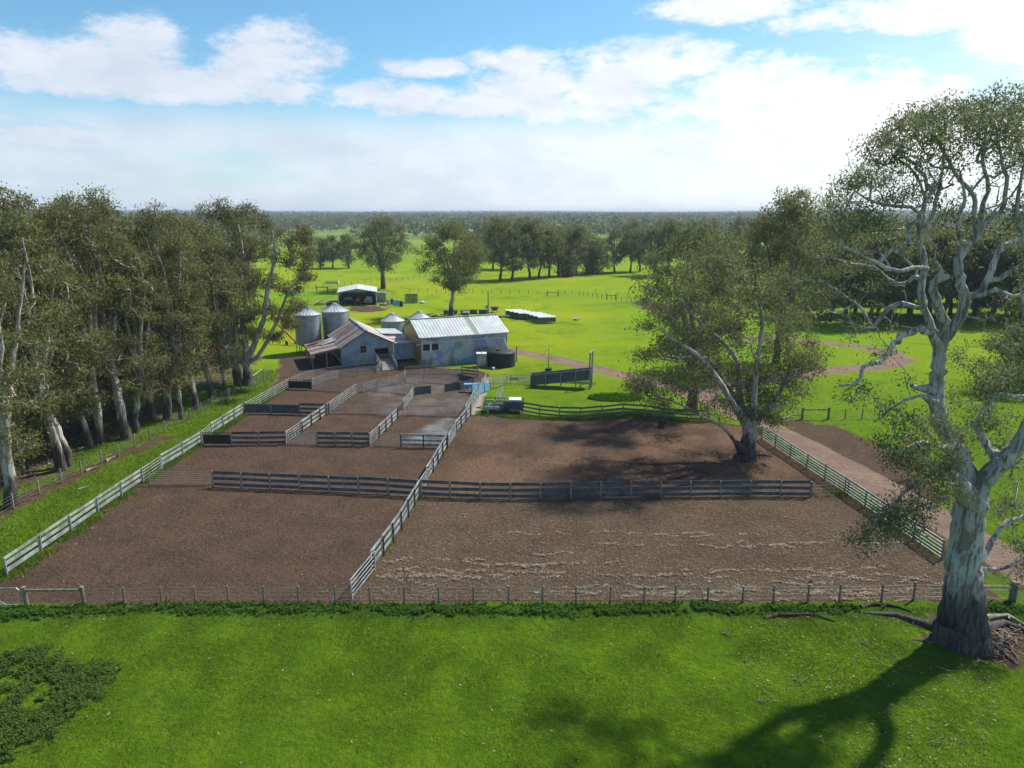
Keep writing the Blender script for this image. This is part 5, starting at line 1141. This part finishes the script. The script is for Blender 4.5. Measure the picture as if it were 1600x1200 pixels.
[wheel(o, sx_*.85, 1.3, .8, .4) for sx_ in (-1, 1)]; [wheel(o, sx_*.6, -.8, .45, .25) for sx_ in (-1, 1)]
o = empty('utility_truck', (x+2.0, y+1.6, 0), 'pale utility truck parked facing out of the open machinery shed', 'truck')
m = MB(); m.box(-.85,-.1,.45,.85,1.0,1.0); m.box(-.85,1.0,.45,.85,4.4,.95); m.addv([(-.8,.7,1.0),(.8,.7,1.0),(.8,2.5,1.0),(-.8,2.5,1.0),(-.62,1.15,1.6),(.62,1.15,1.6),(.62,2.3,1.6),(-.62,2.3,1.6)], [(0,1,5,4),(1,2,6,5),(2,3,7,6),(3,0,4,7),(4,5,6,7)]); m.build('body', M['white'], o)
m = MB(); m.addv([(-.66,.80,1.06),(.66,.80,1.06),(.54,1.12,1.54),(-.54,1.12,1.54)], [(0,1,2,3)]); m.build('windscreen', M['glass'], o); m = MB(); m.box(-.6,-.13,.6,.6,-.103,.85); m.build('grille', M['dark'], o)
for sx_ in (-1, 1): m = MB(); m.box(sx_*.72-.1,-.14,.68,sx_*.72+.1,-.104,.86); m.build('headlight', M['galv'], o); wheel(o, sx_*.78, .65, .38, .22); wheel(o, sx_*.78, 3.4, .38, .22)
o = empty('seed_drill', (x-2.6, y+2.2, 0), 'dark farm implement in the left bay of the open machinery shed', 'implement'); m = MB(); m.box(-.9,0,.9,.9,.8,1.5); m.build('hopper', M['galvdull'], o); m = MB(); [m.tube([(-.8+.32*k,.3,.9),(-.8+.32*k,.8,.1)], .04, 5) for k in range(6)]; m.build('tine', M['rust'], o); [wheel(o, s_, .3, .4, .15) for s_ in (-1.05, 1.05)]
# things beside it
x2, y2 = G(596, 472); o = empty('shipping_box', (x2, y2+.5, 0), 'dark grey cabinet standing against the right side of the open machinery shed', 'cabinet'); m = MB(); m.box(-.95,-.8,.1,.95,.8,2.1); m.build('body', M['rail'], o); m = MB(); m.box(-1,-.85,2.103,1,.85,2.2); m.build('roof', M['galvdull'], o); m = MB(); [m.box(s_,-.83,.2,s_+.85,-.803,2.0) for s_ in (-.9,.05)]; m.build('door', M['galvdull'], o)
DR = 'drums beside the machinery shed'
for k, (u, v, mt, lb) in enumerate([(607,476,'galv','pale drum nearest the dark cabinet'),(612,475,'rail','dark drum second from the cabinet'),(617,476,'galv','pale drum in the middle of the drum row'),(622,477,'bluepaint','bluish drum second from the right end of the drum row'),(627,479,'dark','black drum at the right end of the drum row')]):
    xx, yy = G(u, v); m = MB(); m.lathe([(0,0),(.42,0),(.42,.4),(.45,.43),(.42,.46),(.42,.85),(.45,.88),(.42,.91),(.42,1.2),(0,1.2)], k=16); o = m.build('drum', M[mt]); o.location = (xx, yy, 0); tag(o, lb, 'drum', DR)
xx, yy = G(643, 473); o = empty('stock_crate', (xx, yy, 0), 'green livestock crate standing on the grass right of the machinery shed', 'crate')
[MB().tube([(a,b_,0),(a,b_,1.9)], .06, 6).build('post', M['greenpaint'], o) for a in (-1.35,-.45,.45,1.35) for b_ in (-.8,.8)]
m = MB(); [m.beam((-1.35,b_,z),(1.35,b_,z),.05,.16) for b_ in (-.8,.8) for z in (.3,.7,1.1,1.5,1.88)]; [m.beam((a,-.8,z),(a,.8,z),.05,.16) for a in (-1.35,1.35) for z in (.3,.7,1.1,1.5,1.88)]; m.build('slat', M['greenpaint'], o)
m = MB(); m.box(-1.3,-.76,.1,1.3,.76,.16); m.build('floor', M['wood'], o)
def pile(name, label, u, v, sx_, sy_, n, mts, cat, hh=.35, L=1.6):
    x, y = G(u, v); o = empty(name, (x, y, gzf(x, y)), label, cat); r = random.Random(u)
    for k, mt in enumerate(mts):
        m = MB()
        for j in range(n):
            a = r.uniform(0, 3.14); l = L*r.uniform(.4, 1); cx = r.uniform(-sx_, sx_); cy = r.uniform(-sy_, sy_); z = r.uniform(.08, hh)
            m.beam((cx-math.cos(a)*l/2, cy-math.sin(a)*l/2, z*.6), (cx+math.cos(a)*l/2, cy+math.sin(a)*l/2, z), r.uniform(.08, .35), r.uniform(.05, .12))
        m.build(['timber', 'sheet_metal', 'scrap'][k], M[mt], o)
    return o
pile('scrap_pile', 'pile of pale and dark scrap left of the open machinery shed', 516, 476, 2.6, 1.5, 14, ('log','galv','dark'), 'scrap pile', .9, 2.6)
pile('scrap_pile', 'low scrap of dark timber between the cabinet and the drums', 600, 477, 1.0, .6, 8, ('log','galvdull','rust'), 'scrap pile', .5, 1.3)
pile('scrap_pile', 'small white and rusty heap alone on the grass right of the green crate', 661, 474, .8, .4, 6, ('log','white'), 'scrap pile', .5, 1.1)
xx, yy = G(519, 443); o = empty('trough', (xx, yy, gzf(xx, yy)), 'long white water trough in the far left paddock', 'trough'); m = MB(); m.box(-2.0,-.5,.1,2.0,.5,.7); m.build('basin', M['white'], o); m = MB(); m.box(-1.85,-.38,.66,1.85,.38,.72); m.build('water', M['glass'], o)
# feed bins and clutter behind the shed
BG = 'low dark bins by the round crowned gum'
for k, (u0, u1, v0, v1, lb) in enumerate([(693,701,491,486,'small dark bin just left of the round crowned gum trunk'),(709,715,491,486,'small dark bin just right of the round crowned gum trunk'),(720,733,491,486,'long rusty bin behind the green box'),(734,746,490,484,'dark bin fourth from the left in the row'),(748,762,490,484,'dark bin beside the slender pole')]):
    xx, yy = G((u0+u1)/2, v0); wd = (u1-u0)/1100*(yy+3); h_ = .85
    o = empty('feed_bin', (xx, yy, 0), lb, 'bin', BG); m = MB(); m.addv([(-wd/2+.1,-.45,.1),(wd/2-.1,-.45,.1),(wd/2-.1,.45,.1),(-wd/2+.1,.45,.1),(-wd/2,-.55,h_),(wd/2,-.55,h_),(wd/2,.55,h_),(-wd/2,.55,h_)], [(3,2,1,0),(0,1,5,4),(1,2,6,5),(2,3,7,6),(3,0,4,7),(4,5,6,7)]); m.build('body', M['rust' if k == 2 else 'rail'], o); m = MB(); [m.box(a,-.3,0,a+.1,.3,.1) for a in (-wd/2+.15, wd/2-.25)]; m.build('skid', M['wood'], o)
xx, yy = G(773, 488); o = empty('feed_hopper', (xx, yy, 0), 'dark tapered feed hopper right of the slender pole', 'hopper'); m = MB(); m.lathe([(0,.35),(.35,.35),(.85,1.0),(.85,1.2),(0,1.25)], k=8); m.build('body', M['rust'], o); [MB().tube([(a*.5,b_*.5,0),(a*.5,b_*.5,.7)], .05, 5).build('leg', M['rust'], o) for a in (-1,1) for b_ in (-1,1)]
xx, yy = G(728, 497); o = empty('pump_box', (xx, yy, 0), 'pale green box showing above the ribbed roof', 'box'); m = MB(); m.box(-.6,-.5,0,.6,.5,1.15); m.build('body', M['greenpaint'], o); m = MB(); m.box(-.66,-.56,1.153,.66,.56,1.22); m.build('lid', M['galv'], o)
xx, yy = G(764, 496); o = empty('pipe_stack', (xx, yy, 0), 'flat stack of grey pipes lying beside the pole', 'pipes'); m = MB(); [m.tube([(-3.4+.3*(k%3),-.5+.22*(k%6),.12+.2*(k//6)),(3.3-.25*(k%4),-.3+.22*(k%6),.12+.2*(k//6))], .09, 7) for k in range(11)]; m.build('pipe', M['galvdull'], o); m = MB(); [m.box(a,-.7,0,a+.12,.9,.03) for a in (-2.5,2.3)]; m.build('bearer', M['wood'], o)
pile('fallen_branches', 'dark fallen log and branches left of the round crowned gum', 684, 495, 2.2, .6, 7, ('char','log'), 'log', .7, 3.0)
x, y = G(763, 497); o = empty('slender_pole', (x, y, 0), 'tall slender pole with a bracket among the bins', 'pole'); m = MB(); m.tube([(0,0,-.2),(0,0,5.3)], [.13,.09], 8); m.build('pole', M['wood'], o); m = MB(); m.box(-.55,-.15,1.9,.1,.15,2.5); m.tube([(-.5,0,2.2),(.5,0,2.9)], .05, 6); m.build('bracket', M['galvdull'], o)
# roofed kennels / lamb pens in two joined rows
KG = 'white roofed pens in a staggered row'
ordn = ['first','second','third','fourth','fifth','sixth','seventh','eighth','ninth','tenth','eleventh','twelfth','thirteenth','fourteenth','fifteenth','sixteenth','seventeenth','eighteenth','nineteenth','twentieth']
pts = [(803,494),(809.5,495.5),(816,497),(823,498.5),(834,499),(840.5,501),(847,503),(854,505)]
kn0 = None; cs = [G(*p) for p in pts]
for i, (xx, yy) in enumerate(cs):
    if kn0 is None:
        o = empty('lamb_pen', (0,0,0), 'x', 'pen', KG); m = MB(); m.sheet([(-1.7,-.62,1.22),(1.7,-.62,1.22),(1.7,.62,1.32),(-1.7,.62,1.32)], .07); m.build('roof', M['roof_white'], o)
        m = MB(); m.box(-1.62,-.58,.35,-1.57,.58,1.15); m.box(1.57,-.58,.35,1.62,.58,1.15); m.box(-1.57,.53,.35,1.57,.58,1.2); m.build('panel', M['greenpaint'], o)
        m = MB(); [m.beam((-1.6,-.58,z),(1.6,-.58,z),.04,.05) for z in (.4,.65,.9,1.1)]; m.build('front_bar', M['galv'], o); m = MB(); m.box(-1.6,-.58,.3,1.6,.58,.345); m.build('floor', M['wood'], o)
        for a in (-1.6,1.6):
            for b_ in (-.57,.57): m = MB(); m.box(a-.04,b_-.04,0,a+.04,b_+.04,.3); m.build('leg', M['galvdull'], o)
        kn0 = o
    else: o = copy_tree(kn0)
    o.location = (xx, yy, 0); o.rotation_euler = (0, 0, rad(10)); o['label'] = '%s white roofed pen counting from the far left end of the staggered row' % ordn[i]
xx, yy = G(806, 484); o = empty('hay_frame', (xx, yy, 0), 'thin metal frame standing behind the white roofed pens', 'frame'); m = MB(); m.tube([(-.9,0,0),(-.9,0,1.5),(.9,0,1.5),(.9,0,0)], .04, 6); m.build('frame', M['galvdull'], o); m = MB(); m.tube([(-.9,0,.7),(.9,0,.7)], .03, 6); m.build('bar', M['galvdull'], o)
x, y = G(900, 501); o = pile('ash_heap', 'small burnt heap with white ash alone in the middle paddock', 900, 501, .5, .3, 6, ('char','ash'), 'ash heap', .6, 1.1)
# post near tank
x, y = G(807, 565); m = MB(); m.tube([(0,0,-.2),(0,0,2.1)], [.10,.09], 8); o = m.build('timber_post', M['wood']); o.location = (x, y, 0); tag(o, 'lone tall timber post right of the black water tank', 'post')
# bare sapling
x, y = G(857, 579); T = Tree(9); T.seedpath([(0,0,-.1),(0,0,.5),(.05,0,1.8),(0,.05,3.4)], [.09,.07,.05,.02], 3); r = np.random.default_rng(2)
T.grow(blob_targets(r, [((0,0,2.6),(1.1,.9,1.3),1)], 60), np.array((0,0,.2)), .5, .08, .25); T.radii(.008, 2.4, .03); o = empty('bare_sapling', (x, y, 0), 'leafless young tree standing behind the loading ramp', 'tree'); V, Q = T.wood(np.zeros(3)); np_mesh('trunk', V, Q, M['log'], o)
m = MB(); m.lathe([(0,.0),(.4,0),(.45,.32),(.38,.3),(0,.25)], k=12); m.build('planter', M['dark'], o)
# ------------------------------------------------------------------ loading ramp
A_ = np.array(G(830, 603)); B_ = np.array(G(923, 606)); d = B_-A_; L_ = np.linalg.norm(d); o = empty('loading_ramp', (A_[0], A_[1], 0), 'grey sheeted stock loading ramp with tall steel gate frame at its raised right end', 'ramp', None, math.atan2(d[1], d[0]))
z0, z1 = .25, 1.15
m = MB(); m.sheet([(0,-.5,z0),(L_,-.5,z1),(L_,.5,z1),(0,.5,z0)], .08); m.build('deck', M['concrete'], o)
for yy_ in (-.55, .55):
    m = MB(); n_ = 8
    for k in range(n_):
        a, c_ = L_*k/n_, L_*(k+1)/n_-.04; za0 = z0+(z1-z0)*a/L_; zb0 = z0+(z1-z0)*c_/L_
        m.addv([(a,yy_-.02,za0-.05),(c_,yy_-.02,zb0-.05),(c_,yy_-.02,zb0+1.15),(a,yy_-.02,za0+1.15),(a,yy_+.02,za0-.05),(c_,yy_+.02,zb0-.05),(c_,yy_+.02,zb0+1.15),(a,yy_+.02,za0+1.15)], [(0,1,2,3),(7,6,5,4),(0,4,5,1),(3,2,6,7),(0,3,7,4),(1,5,6,2)])
    m.build('side_panel', M['rail'], o)
    m = MB(); m.tube([(0,yy_,z0+1.2),(L_,yy_,z1+1.2)], .045, 6); m.build('handrail', M['galvdull'], o)
    for k in range(0, 9, 2): m = MB(); a = L_*k/8; m.box(a-.04,yy_*1.08-.03,0,a+.04,yy_*1.08+.03,z0+(z1-z0)*a/L_+1.2); m.build('post', M['galvdull'], o)
m = MB(); m.tube([(L_-.15,-.62,0),(L_-.15,-.62,4.3),(L_+.1,.62,4.4),(L_+.1,.62,0)], .09, 8); m.build('gate_frame', M['galvdull'], o)
m = MB(); m.beam((L_-1.4,-.6,.1),(L_-.2,-.6,1.2),.08,.08); m.beam((L_-1.4,.6,.1),(L_-.2,.6,1.2),.08,.08); m.build('brace', M['galvdull'], o)
m = MB(); m.tube([(L_+.15,0,4.3),(L_+.15,0,1.6)], .02, 5); m.box(L_+.02,-.5,1.3,L_+.06,.5,2.0); m.build('lift_gate', M['galvdull'], o)
# ------------------------------------------------------------------ drafting unit, sheep trailer, stumps
x, y = G(752, 613); o = empty('drafting_unit', (x, y, 0), 'bright blue sheep drafting unit in the race', 'drafting unit', None, rad(62))
for s_ in (-.42, .42): m = MB(); m.box(-1.3,s_-.02,.1,1.3,s_+.02,1.05); m.build('side_panel', M['bluepaint'], o); [MB().tube([(a,s_*1.1,0),(a,s_*1.1,1.25)], .035, 6).build('post', M['galv'], o) for a in (-1.3,0,1.3)]
m = MB(); m.tube([(-1.3,-.46,1.25),(-1.3,.46,1.25)], .03, 6); m.tube([(1.3,-.46,1.25),(1.3,.46,1.25)], .03, 6); m.tube([(0,-.46,1.25),(0,.46,1.25)], .03, 6); m.build('hoop', M['galv'], o)
x, y = G(736, 612); o = empty('blue_tray', (x, y, 0), 'pale blue tray table left of the drafting unit', 'tray'); m = MB(); m.box(-.8,-.35,.85,.8,.35,.95); m.build('top', M['bluepaint'], o); [MB().tube([(a,b_,0),(a,b_,.85)], .03, 5).build('leg', M['galv'], o) for a in (-.7,.7) for b_ in (-.3,.3)]
x, y = G(788, 643); o = empty('sheep_trailer', (x, y-.1, 0), 'dark steel sheep trailer with rails and box parked at the yard corner', 'trailer', None, rad(-3))
m = MB(); m.box(-2.05,-.8,.42,1.95,.8,.52); m.build('deck', M['rail'], o)
m = MB(); [m.beam((-2.05,s_,z),(1.95,s_,z),.05,.09) for s_ in (-.8,.8) for z in (.62,.95,1.25)]; [m.beam((-2.05,-.8,z),(-2.05,.8,z),.05,.09) for z in (.62,.95,1.25)]; m.build('rail', M['rail'], o)
[MB().box(a-.04,s_-.04,.35,a+.04,s_+.04,1.32).build('post', M['rail'], o) for a in (-2.05,-1,.0,1.95) for s_ in (-.84,.84)]
m = MB(); m.box(.05,-.72,.53,1.85,.72,1.35); m.build('box', M['rail'], o); m = MB(); m.box(.5,-.5,1.36,1.75,.55,1.43); m.build('lid', M['white'], o)
[wheel(o, s_, 0, .36, .2) for s_ in ()]
for s_ in (-.95, .95): m = MB(); m.tube([(.2,s_-.1,.36),(.2,s_+.1,.36)], .36, 16); m.build('wheel', M['tyre'], o)
m = MB(); m.tube([(-2.0,-.5,.45),(-2.9,0,.4),(-2.0,.5,.45)], .05, 6); m.build('drawbar', M['rail'], o)
m = MB(); [m.beam((-.9,.8+.0,.9+.2*k),(-.2,1.9,1.5+.2*k),.04,.08) for k in range(5)]; m.build('raised_panel', M['galv'], o)
x, y = G(772, 630); fence('yard_fence', 'short pale barred hurdle leaning near the sheep trailer', [(762,633),(776,627),(781,622)], 1.0, 'barsw', 2.2, YG)
def stump(label, u, v, s_):
    x, y = G(u, v); m = MB(); r = random.Random(u); m.tube([(0,0,-.1),(.03,0,.25*s_),(-.04,.02,.6*s_),(.05,0,.8*s_)], [.42*s_,.33*s_,.28*s_,.16*s_], 9)
    [m.tube([(0,0,.3*s_),(r.uniform(-.5,.5)*s_,r.uniform(-.4,.4)*s_,r.uniform(.5,.95)*s_)], [.15*s_,.05*s_], 6) for _ in range(4)]
    o = m.build('stump', M['char']); o.location = (x, y, 0); return tag(o, label, 'stump')
stump('charred black stump in the dirt yard below the plank fence', 1033, 668, 1.0)
x, y = G(1200, 712); 
def logobj(label, pts, r0, mt='log', name='fallen_log', cat='log'):
    P_ = [np.array((*G(u, v), z)) for u, v, z in pts]; org = P_[0].copy(); org[2] = 0; m = MB(); rl_ = random.Random(int(abs(org[0]*31+org[1]*17))); m.tube([p-org for p in P_], [r0*(1-.7*k/(len(P_)-1))*rl_.uniform(.8, 1.2) for k in range(len(P_))], 8); q_ = P_[len(P_)//2]-org; m.tube([q_, q_+np.array((rl_.uniform(-.6,.6), rl_.uniform(-.5,.2), .12))*min(1, r0*8)], [r0*.5, r0*.15], 6); o = m.build(name, M[mt], None, True); o.location = org; return tag(o, label, cat)
logobj('surface root stretching right from the yard gum', [(1172,712,.1),(1190,711,.14),(1206,714,.06)], .16, 'log', 'surface_root', 'root')
logobj('grey stick lying below the yard gum on the right', [(1192,726,.06),(1200,730,.1),(1206,734,.05)], .06)
logobj('pale fallen branch at the start of the track fence', [(1222,656,.1),(1238,652,.25),(1253,652,.15)], .12)
logobj('pale log lying by the fence of the left wood, farther of two', [(165,722,.1),(178,716,.12)], .14)
logobj('pale log lying by the fence of the left wood, nearer of two', [(134,737,.1),(151,732,.12)], .14)
logobj('thin pale branch on the verge below the left wood', [(122,765,.05),(135,763,.12),(141,758,.05)], .05)
logobj('dark fallen branch on the grass left of the red gum', [(1195,966,.02),(1215,962,.07),(1235,963,.10),(1258,961,.06),(1275,963,.09),(1305,972,.03)], .10, 'char')
logobj('dark fallen branch close to the red gum on its left', [(1345,949,.02),(1362,946,.08),(1385,947,.10),(1405,950,.05),(1425,957,.03)], .11, 'char')
logobj('short dark log in front of the red gum roots', [(1527,1024,.12),(1556,1032,.1)], .14, 'char')
logobj('curved pale stick in the near dirt yard under the hanging foliage', [(1350,864,.05),(1358,870,.12),(1364,874,.05)], .06)
logobj('big rotting log behind the red gum at the right edge', [(1540,968,.1),(1575,966,.14),(1610,985,.1)], .19, 'wood')
logobj('bent dead branch by the wire fence near the farthest wood trees', [(395,590,.2),(412,586,.9),(422,584,.2)], .10)
r = random.Random(12)
for k, (u, v) in enumerate([(1128,990),(1240,1062),(1185,1095),(1395,1050),(1440,1000),(1470,1045),(1455,1160),(1345,1005),(1370,945)]):
    a = r.uniform(0, 40); logobj('short pale stick lying in the near grass, %s from the left' % nth(sorted([1128,1240,1185,1395,1440,1470,1455,1345,1370]).index(u)+1), [(u,v,.05),(u+8+a*.2,v+4+a*.1,.1),(u+18+a*.3,v+r.uniform(-6,10),.05)], .035, 'log', 'fallen_stick', 'stick')
# heap of bark flakes at the base
hb_ = MB(); r = random.Random(8)
for k in range(120):
    cx, cy = G(1555+r.gauss(0, 18), 1003+r.gauss(0, 13)); a = r.uniform(0, 3.14); l = r.uniform(.1, .4); l *= .7; hb_.beam((cx-math.cos(a)*l, cy-math.sin(a)*l, .05), (cx+math.cos(a)*l, cy+math.sin(a)*l, r.uniform(.05, .12)), r.uniform(.03, .09), .015)
o = hb_.build('bark_flakes', simple('shed bark', (.22,.17,.13), (.10,.075,.06), 3, .9)); tag(o, 'heap of shed bark flakes at the foot of the red gum', None, None, 'stuff')
# bird on a fence post
x, y = G(1262, 941); o = MB(); o.tube([(-.16,0,1.12),(-.07,0,1.13),(0,0,1.17),(.08,0,1.21),(.11,0,1.26),(.15,0,1.28),(.19,0,1.27)], [.012,.03,.055,.05,.035,.03,.006], 8); o = o.build('bird', M['blackbird'], None, True); o.location = (x, y, 0); o.rotation_euler = (0,0,.3); tag(o, 'small black bird perched on a post of the front wire fence', 'bird')
# a second low bank bump has weeds on it
n = 700; a = rng.uniform(0, 6.28, n); q = rng.uniform(0, 1, n)**.5; cx, cy = G(960, 622)
weeds('bank_weeds', 'coarse green weeds on the grass bank above the plank fence', cx+np.cos(a)*q*3.0, cy+np.sin(a)*q*1.8, .15+.2*rng.uniform(0, 1, n), 14, .12)
# ------------------------------------------------------------------ haze
hz = MB(); hz.box(-4900, -400, -1.2-3, 4900, 7200, 46); hz = hz.build('haze', None); hz['kind'] = 'stuff'; hz['label'] = 'thin pale blue air haze'
m_ = bpy.data.materials.new('haze'); m_.use_nodes = True; t = NT(m_.node_tree); t.n.clear(); o_ = t.add('ShaderNodeOutputMaterial')
pv = t.add('ShaderNodeVolumePrincipled', {'Color': (.68,.80,1.0), 'Density': .00018, 'Anisotropy': 0.0}); t.l.new(pv.outputs[0], o_.inputs['Volume']); hz.data.materials.append(m_)
